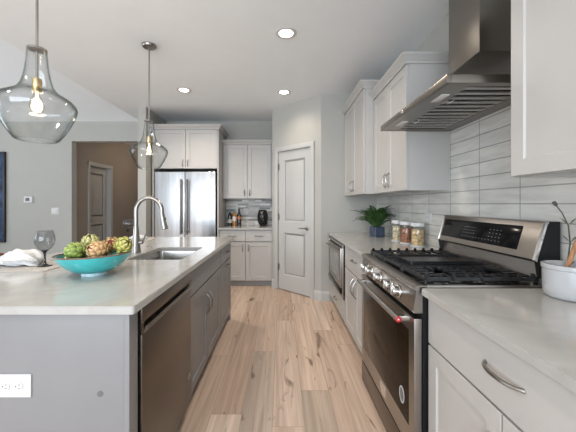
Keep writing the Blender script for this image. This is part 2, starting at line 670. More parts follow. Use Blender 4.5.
class Face:
    """a vertical face: local x runs along it, local y points out of it"""

    def __init__(self, origin, out):
        y = Vector(out).normalized()
        x = Vector((y.y, -y.x, 0))
        self.x, self.o = x, Vector(origin)
        self.m = Matrix(((x.x, y.x, 0, origin[0]), (x.y, y.y, 0, origin[1]), (0, 0, 1, origin[2]), (0, 0, 0, 1)))

    def rng(self, a, b):
        """world Y (or X) values along the face -> sorted local x"""
        k = 1 if abs(self.x.y) > 0.5 else 0
        s = self.x[k]
        r = sorted(((a - self.o[k]) / s, (b - self.o[k]) / s))
        return r[0], r[1]

    def at(self, a):
        return self.rng(a, a)[0]

    def mb(self):
        return MB(self.m)


def pull(F, x, z, L, orient, out=0.030, r=0.0052):
    mb = F.mb()
    pts, rr = [], []
    n = 12
    for k in range(n + 1):
        t = -1 + 2 * k / n
        d = out * max(0.0, 1 - abs(t) ** 2.6) ** 0.75 - 0.001
        al = t * L / 2
        pts.append((x + al, d, z) if orient == 'h' else (x, d, z + al))
        rr.append(r * (1.35 - 0.35 * abs(t)) if abs(t) < 0.98 else r * 1.2)
    mb.tube(pts, rr, 8)
    return mb


# ------------------------------------------------------------------ the room
CEIL = 2.737
XW = 1.27
YB = 5.20
KX = -2.46   # where the flat kitchen ceiling ends
LX = -7.0
RY = -3.2


def make_floor():
    bm = bmesh.new()
    col = bm.loops.layers.float_color.new('plank')
    w = 0.188
    gap = 0.0010
    rnd = random.Random(21)
    tan = [(0.605, 0.462, 0.360), (0.560, 0.418, 0.320), (0.665, 0.525, 0.420), (0.590, 0.450, 0.352), (0.535, 0.395, 0.300),
           (0.600, 0.465, 0.368), (0.615, 0.475, 0.375)]
    grey = [(0.470, 0.375, 0.295), (0.485, 0.388, 0.306), (0.455, 0.362, 0.288)]
    # joints (world Y) and tones seen in the aisle; other rows are random
    fixed = {0: ([1.0, 2.57, 4.4], [2, 11, 3, 0]), 1: ([1.70, 3.25], [0, 5, 4, 1]), 2: ([2.03, 3.8], [11, 0, 6, 1]),
             3: ([1.2, 3.0], [0, 3, 2, 1]), -1: ([1.80, 3.9], [2, 4, 1, 2]), -2: ([2.5], [3, 0, 6])}
    r0 = int((LX + 0.238) / w) - 2
    r1 = int((XW + 0.238) / w) + 1
    for r in range(r0, r1 + 1):
        x0 = -0.238 + r * w
        if r in fixed:
            js, tones = fixed[r]
            js = [RY - 0.3] + js + [8.6]
        else:
            js = [RY - 0.3 - rnd.random()]
            while js[-1] < 8.6:
                js.append(js[-1] + rnd.uniform(1.1, 2.2))
            tones = [rnd.choice([0, 1, 2, 3, 4, 6, 10, 5]) for _ in js]
        for k in range(len(js) - 1):
            t = tones[k % len(tones)]
            c = tan[t] if t < 7 else grey[(t + r) % 3]
            kk = rnd.uniform(0.95, 1.04)
            c = tuple(x * kk for x in c)
            xa, xb = max(x0, LX - 0.05) + gap, min(x0 + w, XW + 0.1) - gap
            ya, yb = js[k] + gap, js[k + 1] - gap
            f = bm.faces.new([bm.verts.new((x, y, 0)) for x, y in ((xa, ya), (xb, ya), (xb, yb), (xa, yb))])
            for l in f.loops:
                l[col] = (*c, 1)
    # subfloor just under the planks: shows as the thin dark joints
    f = bm.faces.new([bm.verts.new(p) for p in ((LX - 0.05, RY - 0.3, -0.0015), (XW + 0.1, RY - 0.3, -0.0015), (XW + 0.1, 8.6, -0.0015), (LX - 0.05, 8.6, -0.0015))])
    f.material_index = 1
    me = bpy.data.meshes.new('floor')
    bm.to_mesh(me)
    bm.free()
    me.materials.append(M['floor'])
    me.materials.append(M['gap'])
    o = bpy.data.objects.new('floor', me)
    COL.objects.link(o)
    o['kind'] = 'structure'


make_floor()

struct('ceiling', MB().box(KX, XW + 0.12, RY, YB + 0.12, CEIL, CEIL + 0.12), 'ceiling')
# sloping ceiling of the living area: rises from the back wall to a ridge
RIDGE_Y, RIDGE_Z = 1.0, CEIL + 0.25 * (YB - 1.0)
mb = MB()
mb.loops([[(x, YB + 0.1, CEIL - 0.025), (x, RIDGE_Y, RIDGE_Z), (x, RY - 0.1, CEIL - 0.025), (x, RY - 0.1, CEIL + 0.1), (x, RIDGE_Y, RIDGE_Z + 0.12), (x, YB + 0.1, CEIL + 0.1)]
          for x in (LX - 0.1, KX)])
struct('ceiling_vault', mb, 'ceiling')
mb = MB()
mb.loops([[(x, YB, CEIL + 0.02), (x, RIDGE_Y, RIDGE_Z), (x, RY, CEIL + 0.02)] for x in (KX, KX + 0.1)])
struct('wall_gable', mb, 'wall')

struct('wall_right', MB().box(XW, XW + 0.12, RY, YB + 0.12, 0, CEIL), 'wall')
mb = MB()
HX0, HX1, HZ = -3.69, -2.25, 2.39
mb.box(LX, HX0, YB, YB + 0.13, 0, CEIL)
mb.box(HX0, HX1, YB, YB + 0.13, HZ, CEIL)
mb.box(HX1, XW, YB, YB + 0.13, 0, CEIL)
struct('wall_back', mb, 'wall')
struct('wall_fridge_stub', MB().box(-2.14, -2.02, 4.41, YB, 0, CEIL), 'wall')
# side and rear walls of the living area, with window openings
mb = MB()
mb.box(LX - 0.12, LX, RY, YB, 0, 0.4)
mb.box(LX - 0.12, LX, RY, YB, 2.6, CEIL + 1.2)
mb.box(LX - 0.12, LX, RY, -1.4, 0.4, 2.6)
mb.box(LX - 0.12, LX, 3.8, YB, 0.4, 2.6)
struct('wall_left', mb, 'wall')
mb = MB()
mb.box(LX, XW, RY - 0.12, RY, 0, 0.35)
mb.box(LX, XW, RY - 0.12, RY, 2.5, CEIL)
mb.box(LX, -4.0, RY - 0.12, RY, 0.35, 2.5)
mb.box(0.8, XW, RY - 0.12, RY, 0.35, 2.5)
struct('wall_rear', mb, 'wall')
for nm, horizontal in (('window_1', True), ('window_2', False)):
    mb = MB()
    a0, a1, z0, z1 = (-4.0, 0.8, 0.35, 2.5) if horizontal else (-1.4, 3.8, 0.4, 2.6)
    for k in range(4):
        a = a0 + (a1 - a0) * k / 3
        if horizontal:
            mb.box(a - 0.04, a + 0.04, RY - 0.10, RY - 0.02, z0, z1)
        else:
            mb.box(LX - 0.10, LX - 0.02, a - 0.04, a + 0.04, z0, z1)
    for z in (z0, (z0 + z1) / 2, z1):
        if horizontal:
            mb.box(a0, a1, RY - 0.09, RY - 0.03, z - 0.03, z + 0.03)
        else:
            mb.box(LX - 0.09, LX - 0.03, a0, a1, z - 0.03, z + 0.03)
    struct(nm, mb, 'trim')

# hallway behind the opening
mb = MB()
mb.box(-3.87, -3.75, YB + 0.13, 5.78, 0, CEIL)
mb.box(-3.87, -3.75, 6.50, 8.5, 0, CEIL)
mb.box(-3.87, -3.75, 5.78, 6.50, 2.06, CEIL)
struct('wall_hallway_left', mb, 'hall_dim')
struct('wall_hallway_end', MB().box(-3.75, HX1 + 0.1, 8.4, 8.5, 0, CEIL), 'hall_dim')
struct('wall_hallway_right', MB().box(HX1, HX1 + 0.1, YB + 0.13, 8.4, 0, CEIL), 'hall_dim')
struct('ceiling_hallway', MB().box(-3.87, HX1 + 0.1, YB + 0.13, 8.5, CEIL, CEIL + 0.1), 'ceiling')

# pantry: a diagonal wall with a door, then a short wall square to the room
P1 = Vector((-0.134, 4.55, 0))
P2 = Vector((0.53, 3.90, 0))
dv = (P2 - P1)
dlen = dv.length
FD = Face((P2.x, P2.y, 0), (dv.y, -dv.x, 0))      # local x = distance from P2 towards P1
D0, D1 = 0.178, 0.795                              # door slab
DZ = 2.06
mb = FD.mb()
mb.box(0, D0 - 0.004, -0.11, 0, 0, CEIL)
mb.box(D1 + 0.004, dlen, -0.11, 0, 0, CEIL)
mb.box(D0 - 0.004, D1 + 0.004, -0.11, 0, DZ + 0.004, CEIL)
struct('wall_pantry_diagonal', mb, 'wall')
struct('wall_pantry_side', MB().box(-0.134, -0.03, 4.55, YB, 0, CEIL), 'wall')
struct('wall_pantry_front', MB().box(0.53, XW, 3.90, 4.02, 0, CEIL), 'wall')


def panel_door(F, x0, x1, z1, panels, y=0.0):
    """door slab with recessed and raised panels"""
    mb = F.mb()
    mb.box(x0, x1, y - 0.035, y - 0.012, 0.012, z1)
    xs = (panels[0][0], panels[0][1])
    mb.box(x0, xs[0], y - 0.035, y, 0.012, z1)
    mb.box(xs[1], x1, y - 0.035, y, 0.012, z1)
    zc = [0.012] + [z for p in panels for z in (p[2], p[3])] + [z1]
    for k in range(0, len(zc), 2):
        mb.box(xs[0], xs[1], y - 0.035, y, zc[k], zc[k + 1])
    for (a, b, c, d) in panels:
        def ring(i, yy):
            return [(a + i, yy, c + i), (b - i, yy, c + i), (b - i, yy, d - i), (a + i, yy, d - i)]
        mb.loops([ring(0.0, y - 0.002), ring(0.012, y - 0.012), ring(0.03, y - 0.012), ring(0.05, y - 0.005)], False, True)
    return mb


d = struct('door_1', panel_door(FD, D0, D1, DZ, [(D0 + 0.105, D1 - 0.105, 0.24, 0.86), (D0 + 0.105, D1 - 0.105, 1.03, 1.93)], -0.006), 'trim')
mb = FD.mb()
mb.lathe([(0.030, 0.0), (0.030, 0.006), (0.024, 0.012), (0.011, 0.014), (0.010, 0.045), (0.0, 0.045)], (D0 + 0.062, -0.006, 0.945), (0, 1, 0), 20)
mb.tube([(D0 + 0.062, 0.038, 0.945), (D0 + 0.10, 0.041, 0.947), (D0 + 0.145, 0.041, 0.945), (D0 + 0.185, 0.038, 0.940)], [0.010, 0.009, 0.008, 0.007], 10)
struct('door_handle', mb, 'nickel', d)
for z in (0.34, 1.09, 1.84):
    mb = FD.mb()
    mb.tube([(D1 + 0.004, 0.003, z - 0.05), (D1 + 0.004, 0.003, z + 0.05)], 0.008, 8)
    mb.box(D1 - 0.022, D1 + 0.004, -0.006, -0.003, z - 0.045, z + 0.045)
    struct('hinge', mb, 'nickel', d)
mb = FD.mb()
CZ = DZ + 0.008
mb.box(D0 - 0.068, D0 - 0.006, 0, 0.018, 0, CZ + 0.065, 0.004)
mb.box(D1 + 0.006, D1 + 0.068, 0, 0.018, 0, CZ + 0.065, 0.004)
mb.box(D0 - 0.068, D1 + 0.068, 0, 0.019, CZ, CZ + 0.066, 0.004)
struct('trim_1', mb, 'trim')
bbp = [(0, 0), (0.015, 0), (0.015, 0.10), (0.010, 0.122), (0.004, 0.132), (0, 0.132)]


def wpt(x, y):
    p = FD.m @ Vector((x, y, 0))
    return (p.x, p.y)


struct('baseboard_diagonal', MB().sweep(bbp, [wpt(dlen, 0), wpt(D1 + 0.07, 0)]), 'trim')
struct('baseboard_pantry', MB().sweep(bbp, [wpt(D0 - 0.07, 0), (P2.x, P2.y), (0.64, 3.90)]), 'trim')
struct('baseboard_back', MB().sweep(bbp, [(LX, YB), (HX0, YB)]), 'trim')

# hallway door in its recess
FH = Face((-3.75, 0, 0), (1, 0, 0))                # local x = -Y
h0, h1 = FH.rng(5.80, 6.48)
d2 = struct('door_2', panel_door(FH, h0, h1, 2.04, [(h0 + 0.10, h1 - 0.10, 0.22, 0.86), (h0 + 0.10, h1 - 0.10, 1.02, 1.92)], -0.085), 'trim')
mb = FH.mb()
mb.lathe([(0.028, 0), (0.028, 0.008), (0.010, 0.012), (0.010, 0.03), (0.026, 0.04), (0.026, 0.055), (0.0, 0.06)], (h1 - 0.06, -0.085, 0.95), (0, 1, 0), 16)
struct('door_knob', mb, 'black', d2)
mb = FH.mb()
mb.box(h0 - 0.02, h0, -0.12, 0, 0, 2.06)
mb.box(h1, h1 + 0.02, -0.12, 0, 0, 2.06)
mb.box(h0 - 0.02, h1 + 0.02, -0.12, 0, 2.042, 2.06)
mb.box(h0 - 0.075, h0 - 0.005, 0, 0.016, 0, 2.12)
mb.box(h1 + 0.005, h1 + 0.075, 0, 0.016, 0, 2.12)
mb.box(h0 - 0.075, h1 + 0.075, 0, 0.017, 2.05, 2.12)
struct('trim_2', mb, 'trim')

# tiled walls
struct('wall_right_backsplash', MB().box(XW - 0.008, XW, -0.6, 3.895, 0.914, 1.90), 'tile')
struct('wall_back_backsplash', MB().box(-0.963, -0.136, YB - 0.008, YB, 0.914, 1.40), 'mosaic')

# ------------------------------------------------------------------ cabinets
CROWN = [(0, 0), (0.012, 0), (0.012, 0.018), (0.020, 0.026), (0.036, 0.046), (0.046, 0.056), (0.046, 0.070), (0, 0.070)]
CT0, CT1 = 0.884, 0.914    # worktop


def base_cabinet(F, a0, a1, depth, m, name, label, cat, fronts, z_toe=0.085, toe_in=0.05, group=None, foot=None, top=CT0 - 0.001):
    x0, x1 = F.rng(a0, a1)
    c = F.m @ Vector(((x0 + x1) / 2, -depth / 2, 0))
    t = thing(name, label, cat, c, group)
    mb = F.mb()
    th = 0.018
    yb = -depth + 0.002
    mb.box(x0, x0 + th, yb, -0.021, z_toe, top)
    mb.box(x1 - th, x1, yb, -0.021, z_toe, top)
    mb.box(x0 + th, x1 - th, yb, -0.021, z_toe, z_toe + th)
    mb.box(x0 + th, x1 - th, yb, yb + th, z_toe + th, top)
    mb.box(x0 + th, x1 - th, -0.08, -0.021, top - th, top)
    obj('body', mb, m, t)
    mb = F.mb()
    mb.box(x0, x1, -toe_in - 0.03, -toe_in - 0.015, 0.001, z_toe)
    obj('toe_kick', mb, 'toe' if m == 'cab' else m, t)
    add_fronts(F, t, fronts, m)
    return t


def add_fronts(F, t, fronts, m):
    for fr in fronts:
        kind, b0, b1, z0, z1, h = fr
        p0, p1 = F.rng(b0, b1)
        mb = F.mb()
        if kind == 'door':
            mb.shaker(p0 + 0.0015, p1 - 0.0015, z0, z1)
        else:
            mb.slab(p0 + 0.0015, p1 - 0.0015, z0, z1)
        d = obj(kind, mb, m, t, ang=20)
        if h:
            orient, ha, hz, L = h
            obj('handle', pull(F, F.at(ha), hz, L, orient), 'nickel', d)


def wall_cabinet(F, a0, a1, depth, z0, z1, label, fronts, crown_path, m='cab', name='wall_cabinet', crown_z=None):
    x0, x1 = F.rng(a0, a1)
    c = F.m @ Vector(((x0 + x1) / 2, -depth / 2, z0))
    t = thing(name, label, 'cabinet', c)
    mb = F.mb()
    th = 0.018
    # carcass with a bottom set a little above the side panels' lower edges
    mb.box(x0, x0 + th, -depth + 0.001, -0.021, z0, z1)
    mb.box(x1 - th, x1, -depth + 0.001, -0.021, z0, z1)
    mb.box(x0 + th, x1 - th, -depth + 0.001, -0.021, z0 + 0.018, z1)
    mb.box(x0 + th, x1 - th, -0.042, -0.021, z0, z0 + 0.02)
    obj('body', mb, m, t)
    add_fronts(F, t, fronts, m)
    if crown_path:
        obj('crown_moulding', MB().sweep(CROWN, crown_path, z1), m, t, ang=25)
    return t


FR = Face((0.64, 0, 0), (-1, 0, 0))
DEP = XW - 0.64

# far run on the range wall
base_cabinet(FR, 2.96, 3.893, DEP, 'cab', 'microwave_cabinet', 'pale base cabinet against the pantry wall holding the built-in microwave', 'cabinet',
             [('drawer', 2.98, 3.86, 0.095, 0.30, ('h', 3.42, 0.195, 0.13))])
t = thing('microwave_oven', 'built-in stainless microwave below the far worktop', 'microwave', (0.85, 3.42, 0.32))
mw0, mw1 = FR.rng(2.99, 3.85)
mb = FR.mb()
mb.box(mw0 + 0.03, mw1 - 0.03, -0.45, -0.004, 0.345, 0.845)
obj('body', mb, 'black', t)
mb = FR.mb()
for b in ((mw0, mw1, 0.32, 0.352), (mw0, mw1, 0.838, 0.87), (mw0, mw0 + 0.05, 0.352, 0.838), (mw1 - 0.05, mw1, 0.352, 0.838)):
    mb.box(b[0], b[1], 0.0, 0.016, b[2], b[3], 0.003)
obj('trim_kit', mb, 'steelh', t)
mb = FR.mb()
mb.box(mw0 + 0.064, mw1 - 0.064, 0.0, 0.024, 0.41, 0.824, 0.004)
d = obj('door', mb, 'steelh', t)
mb = FR.mb()
mb.box(mw0 + 0.15, mw1 - 0.15, 0.0235, 0.0265, 0.48, 0.74, 0.001)
obj('window', mb, 'mwglass', d)
mb = FR.mb()
mb.tube([(mw0 + 0.10, 0.062, 0.785), (mw1 - 0.10, 0.062, 0.785)], 0.009, 12)
for xx in (mw0 + 0.13, mw1 - 0.13):
    mb.tube([(xx, 0.034, 0.785), (xx, 0.060, 0.785)], 0.007, 8)
obj('handle', mb, 'steelh', d)
mb = FR.mb()
mb.box(mw0 + 0.055, mw1 - 0.055, 0.0, 0.03, 0.356, 0.404, 0.003)
obj('control_strip', mb, 'display', t)

base_cabinet(FR, 2.165, 2.955, DEP, 'cab', 'base_cabinet', 'pale base cabinet with one drawer over two doors beside the range', 'cabinet',
             [('drawer', 2.17, 2.95, 0.665, 0.872, ('h', 2.56, 0.785, 0.13)),
              ('door', 2.562, 2.95, 0.095, 0.655, ('v', 2.605, 0.545, 0.15)),
              ('door', 2.17, 2.559, 0.095, 0.655, ('v', 2.515, 0.545, 0.15))])
# near cabinets
base_cabinet(FR, 0.425, 1.288, DEP, 'cab', 'base_cabinet', 'pale base cabinet under the worktop that carries the white crock', 'cabinet',
             [('drawer', 0.43, 1.283, 0.682, 0.872, ('h', 0.85, 0.79, 0.15)),
              ('door', 0.858, 1.283, 0.095, 0.672, ('v', 0.905, 0.505, 0.15)),
              ('door', 0.43, 0.854, 0.095, 0.672, ('v', 0.81, 0.53, 0.15))])


def worktop(name, label, outer, hole=None):
    c = Vector((sum(p[0] for p in outer) / len(outer), sum(p[1] for p in outer) / len(outer), CT0))
    bm = bmesh.new()

    def loop(pts):
        vs = [bm.verts.new((x, y, CT1)) for x, y in pts]
        return [bm.edges.new((vs[i], vs[(i + 1) % len(vs)])) for i in range(len(vs))]
    es = loop(outer)
    if hole:
        es += loop(hole)
    bmesh.ops.triangle_fill(bm, edges=es, use_beauty=True)
    top = list(bm.faces)
    g = bmesh.ops.extrude_face_region(bm, geom=top)
    vs = [x for x in g['geom'] if isinstance(x, bmesh.types.BMVert)]
    bmesh.ops.translate(bm, verts=vs, vec=(0, 0, CT0 - CT1))
    bmesh.ops.recalc_face_normals(bm, faces=bm.faces)
    es = [e for e in bm.edges if len(e.link_faces) == 2 and e.calc_face_angle(0) > 1.2]
    bmesh.ops.bevel(bm, geom=es, offset=0.003, segments=2, affect='EDGES')
    mb = MB()
    mb.bm.free()
    mb.bm = bm
    return tag(obj(name, mb, 'quartz', loc=c), label, 'worktop')


worktop('worktop', 'pale quartz worktop carrying the fern and the glass canisters', rounded_rect(0.615, XW - 0.001, 2.160, 3.898, 0.002))
worktop('worktop', 'pale quartz worktop carrying the white utensil crock', rounded_rect(0.615, XW - 0.001, -0.6, 1.292, 0.002))

# wall cabinets on the range wall
F1 = Face((0.837, 0, 0), (-1, 0, 0))
F2 = Face((0.937, 0, 0), (-1, 0, 0))
wall_cabinet(F1, 2.99, 3.895, XW - 0.837, 1.385, 2.455, 'taller deeper pale wall cabinet above the fern, against the pantry wall',
             [('door', 3.445, 3.892, 1.388, 2.452, ('v', 3.49, 1.49, 0.12)), ('door', 2.993, 3.442, 1.388, 2.452, ('v', 3.40, 1.49, 0.12))],
             [(0.837, 3.895), (0.837, 2.99), (XW, 2.99)])
wall_cabinet(F2, 2.207, 2.988, XW - 0.937, 1.385, 2.33, 'pale two-door wall cabinet above the canisters, next to the range hood',
             [('door', 2.60, 2.985, 1.388, 2.327, ('v', 2.64, 1.49, 0.12)), ('door', 2.21, 2.597, 1.388, 2.327, ('v', 2.56, 1.49, 0.12))],
             [(0.937, 2.988), (0.937, 2.207), (XW, 2.207)])
wall_cabinet(F2, 0.36, 1.208, XW - 0.937, 1.392, 2.32, 'pale wall cabinet above the white utensil crock',
             [('door', 0.78, 1.205, 1.395, 2.317, ('v', 0.83, 1.50, 0.12)), ('door', 0.363, 0.777, 1.395, 2.317, ('v', 0.73, 1.50, 0.12))],
             [(XW, 1.208), (0.937, 1.208), (0.937, 0.36)])

# back wall: tall fridge surround
FB = Face((0, 4.555, 0), (0, -1, 0))
tag(obj('fridge_side_panel', MB().box(-0.985, -0.965, 4.56, YB - 0.001, 0.0, 2.437), 'cab', loc=(-0.975, 4.88, 0)),
    'tall pale panel between the fridge and the bottle counter', 'panel')
tag(obj('fridge_side_panel', MB().box(-1.987, -1.967, 4.56, YB - 0.001, 0.0, 2.437), 'cab', loc=(-1.977, 4.88, 0)),
    'tall pale panel between the fridge and the end of the stub wall', 'panel')
wall_cabinet(FB, -1.966, -0.986, YB - 4.555, 1.83, 2.437, 'pale two-door cabinet above the refrigerator',
             [('door', -1.965, -1.477, 1.833, 2.434, ('v', -1.515, 1.915, 0.10)), ('door', -1.474, -0.987, 1.833, 2.434, ('v', -1.437, 1.915, 0.10))],
             [(-1.990, YB), (-1.990, 4.555), (-0.962, 4.555), (-0.962, YB)])
# back upper and base
FU = Face((0, 4.87, 0), (0, -1, 0))
wall_cabinet(FU, -0.963, -0.137, YB - 4.87, 1.372, 2.265, 'pale two-door wall cabinet above the bottles and black vase',
             [('door', -0.955, -0.557, 1.375, 2.262, ('v', -0.60, 1.47, 0.10)), ('door', -0.554, -0.160, 1.375, 2.262, ('v', -0.515, 1.47, 0.10))],
             [(-0.963, 4.87), (-0.137, 4.87)])
FBB = Face((0, 4.58, 0), (0, -1, 0))
base_cabinet(FBB, -0.963, -0.137, YB - 4.58, 'cab', 'base_cabinet', 'pale base cabinet with two drawers under the bottles and black vase', 'cabinet',
             [('drawer', -0.96, -0.553, 0.70, 0.872, ('h', -0.757, 0.785, 0.12)), ('drawer', -0.550, -0.14, 0.70, 0.872, ('h', -0.345, 0.785, 0.12)),
              ('door', -0.96, -0.553, 0.095, 0.69, ('v', -0.60, 0.60, 0.10)), ('door', -0.550, -0.14, 0.095, 0.69, ('v', -0.505, 0.60, 0.10))])
worktop('worktop', 'small pale quartz worktop carrying the bottles and black vase', rounded_rect(-0.963, -0.136, 4.55, YB - 0.009, 0.002))

# ------------------------------------------------------------------ island
FI = Face((-0.56, 0, 0), (1, 0, 0))
IY0, IY1 = 1.06, 3.325
sink_hole = rounded_rect(-1.03, -0.665, 1.955, 2.515, 0.03)
worktop('worktop', 'large pale quartz island top with the sink cut into it', rounded_rect(-1.70, -0.528, IY0, IY1, [0.006, 0.006, 0.006, 0.012]), sink_hole)
t = thing('island_end_panel', 'grey island end panel with the white double outlet', 'panel', (-1.0, 1.095, 0))
obj('panel', MB().box(-1.42, -0.578, 1.085, 1.104, 0.002, CT0 - 0.001, 0.001), 'isl', t)
obj('corner_post', MB().box(-0.578, -0.558, 1.085, 1.150, 0.002, CT0 - 0.001, 0.001), 'isl', t)
mb = MB()
mb.lathe([(0.011, 0), (0.011, 0.0015), (0, 0.002)], (-0.665, 1.0852, 0.585), (0, -1, 0), 16)
obj('screw_cover', mb, 'cap', t)
tag(obj('island_back_panel', MB().box(-1.42, -1.40, 1.106, 3.31, 0.002, CT0 - 0.001), 'isl', loc=(-1.41, 2.2, 0)),
    'grey panel under the overhang on the seating side of the island', 'panel')
IDEP = 0.62
base_cabinet(FI, 1.80, 2.725, IDEP, 'isl', 'sink_cabinet', 'grey island cabinet below the sink with a false drawer over two doors', 'cabinet',
             [('drawer_front', 1.803, 2.722, 0.705, 0.872, None),
              ('door', 1.803, 2.262, 0.095, 0.695, ('v', 2.225, 0.53, 0.15)), ('door', 2.265, 2.722, 0.095, 0.695, ('v', 2.305, 0.53, 0.15))], toe_in=0.06)
t = base_cabinet(FI, 2.73, 3.31, IDEP, 'isl', 'base_cabinet', 'grey cabinet at the fridge end of the island with one drawer over one door', 'cabinet',
                 [('drawer', 2.733, 3.29, 0.705, 0.872, ('h', 3.04, 0.785, 0.13)),
                  ('door', 2.733, 3.29, 0.095, 0.695, ('h', 3.04, 0.65, 0.13))], toe_in=0.06)
mb = FI.mb()
x0, x1 = FI.rng(3.25, 3.31)
mb.loops([[(x0, -0.05, 0.001), (x1, -0.05, 0.001), (x1, -0.004, 0.001), (x0, -0.004, 0.001)],
          [(x0, -0.05, 0.03), (x1, -0.05, 0.03), (x1, -0.004, 0.03), (x0, -0.004, 0.03)],
          [(x0 - 0.01, -0.05, 0.06), (x1, -0.05, 0.06), (x1, -0.012, 0.06), (x0 - 0.01, -0.012, 0.06)],
          [(x0 - 0.06, -0.05, 0.085), (x1, -0.05, 0.085), (x1, -0.021, 0.085), (x0 - 0.06, -0.021, 0.085)]])
obj('bracket_foot', mb, 'isl', t)

# dishwasher
t = thing('dishwasher', 'dark stainless dishwasher in the island', 'dishwasher', (-0.86, 1.475, 0))
w0, w1 = FI.rng(1.164, 1.795)
mb = FI.mb()
mb.box(w0 + 0.004, w1 - 0.004, -0.60, -0.006, 0.09, 0.872)
obj('tub', mb, 'black', t)
mb = FI.mb()
zh0, zh1 = 0.765, 0.812
yf = 0.012
mb.box(w0, w1, -0.004, yf, 0.095, zh0, 0.002)
mb.box(w0, w0 + 0.035, -0.004, yf, zh0, zh1)
mb.box(w1 - 0.02, w1, -0.004, yf, zh0, zh1)
mb.box(w0, w1, -0.004, yf, zh1, 0.870, 0.002)
d = obj('door', mb, 'dsteel', t)
mb = FI.mb()
xa, xb = w0 + 0.035, w1 - 0.02
mb.loops([[(x, yf + 0.010, zh0 + 0.030), (x, yf + 0.012, zh0 + 0.020), (x, yf, zh0), (x, yf - 0.004, zh0 + 0.004), (x, yf + 0.006, zh0 + 0.030)] for x in (xa, xb)])
mb.box(xa, xb, -0.004, -0.001, zh0, zh1)
obj('pocket_handle', mb, 'steelh', d)
mb = FI.mb()
bx = FI.at(1.745)
mb.box(bx - 0.018, bx + 0.018, yf, yf + 0.002, 0.245, 0.285, 0.0008)
obj('badge', mb, 'steel', d)
mb = FI.mb()
mb.box(w0, w1, -0.075, -0.06, 0.002, 0.09)
obj('toe_plate', mb, 'black', t)

# undermount sink
t = thing('kitchen_sink', 'stainless undermount sink in the island', 'sink', (-0.85, 2.235, 0.68))
mb = MB()


def rr(inset, z, r):
    return [(x, y, z) for x, y in rounded_rect(-1.03 + inset, -0.665 - inset, 1.955 + inset, 2.515 - inset, r)]


mb.loops([rr(-0.02, CT0 - 0.001, 0.05), rr(-0.003, CT0 - 0.001, 0.033), rr(0.0, 0.87, 0.03), rr(0.006, 0.71, 0.035), rr(0.03, 0.692, 0.04), rr(0.14, 0.688, 0.03)], False, True)
bmesh.ops.solidify(mb.bm, geom=mb.bm.faces[:], thickness=0.0015)
obj('basin', mb, 'steel', t)
mb = MB()
mb.lathe([(0.055, 0.0), (0.055, 0.003), (0.045, 0.004), (0.040, -0.0005), (0, -0.0005)], (-0.85, 2.235, 0.6905), n=24)
obj('drain', mb, 'chrome', t)

# faucet
fx, fy = -1.10, 2.24
t = thing('kitchen_faucet', 'tall brushed nickel gooseneck faucet behind the sink', 'faucet', (fx, fy, CT1))
mb = MB()
mb.lathe([(0.034, 0), (0.034, 0.008), (0.031, 0.03), (0.026, 0.10), (0.021, 0.16), (0.017, 0.20), (0.0, 0.20)], (fx, fy, CT1 + 0.0005), n=24)
obj('base', mb, 'nickel', t)
mb = MB()
R = 0.098
cz = CT1 + 0.318
pts = [(fx, fy, CT1 + 0.19), (fx, fy, cz - 0.05)]
for k in range(0, 17):
    a = PI - PI * 1.06 * k / 16
    pts.append((fx + R + R * math.cos(a), fy, cz + R * math.sin(a)))
mb.tube(pts, [0.0155] * len(pts), 16)
obj('spout', mb, 'nickel', t)
ex, ez = pts[-1][0], pts[-1][2]
mb = MB()
mb.lathe([(0.0165, 0), (0.0175, 0.01), (0.019, 0.05), (0.024, 0.105), (0.026, 0.125), (0.022, 0.13), (0, 0.13)], (ex - 0.0005, fy, ez + 0.004), (0.19, 0, -1), 20)
h = obj('spray_head', mb, 'nickel', t)
mb = MB()
mb.box(ex + 0.018, ex + 0.030, fy - 0.008, fy + 0.008, ez - 0.075, ez - 0.035, 0.003)
obj('spray_button', mb, 'black', h)
mb = MB()
mb.tube([(fx + 0.02, fy, CT1 + 0.075), (fx + 0.05, fy, CT1 + 0.078)], 0.014, 12)
mb.tube([(fx + 0.045, fy, CT1 + 0.078), (fx + 0.06, fy, CT1 + 0.105), (fx + 0.075, fy + 0.005, CT1 + 0.15)], [0.009, 0.007, 0.006], 10)
obj('lever', mb, 'nickel', t)
mb = MB()
mb.lathe([(0.022, 0), (0.022, 0.006), (0.016, 0.009), (0.0, 0.009)], (-1.13, 2.53, CT1 + 0.0005), n=20)
tag(obj('disposal_button', mb, 'nickel', loc=(-1.13, 2.53, CT1)), 'small round nickel button on the island top beyond the faucet', 'button')


def outlet(name, F, x, z, w, h, label, cat='outlet', gangs=(), horizontal=False, group=None):
    c = F.m @ Vector((x, 0, z))
    t = thing(name, label, cat, c, group)
    mb = F.mb()
    mb.box(x - w / 2, x + w / 2, 0.0002, 0.006, z - h / 2, z + h / 2, 0.002)
    obj('plate', mb, 'white', t)
    for (gx, gz, kind) in gangs:
        mb = F.mb()
        if kind == 'socket':
            mb.lathe([(0.0165, 0.0), (0.0165, 0.0025), (0.0155, 0.0035), (0, 0.0035)], (x + gx, 0.0055, z + gz), (0, 1, 0), 20)
            s = obj('receptacle', mb, 'white', t)
            mb = F.mb()
            for (sx, sz, sw, sh) in (((-0.003, -0.006, 0.0085, 0.002), (-0.003, 0.006, 0.0085, 0.002), (0.009, 0, 0.004, 0.005)) if horizontal else
                                     ((-0.006, 0.003, 0.002, 0.0085), (0.006, 0.003, 0.002, 0.0085), (0, -0.009, 0.005, 0.004))):
                mb.box(x + gx + sx - sw / 2, x + gx + sx + sw / 2, 0.0085, 0.0093, z + gz + sz - sh / 2, z + gz + sz + sh / 2)
            obj('slots', mb, 'slot', s)
        else:
            mb.box(x + gx - 0.016, x + gx + 0.016, 0.005, 0.010, z + gz - 0.033, z + gz + 0.033, 0.002)
            obj('rocker', mb, 'white', t)
    return t


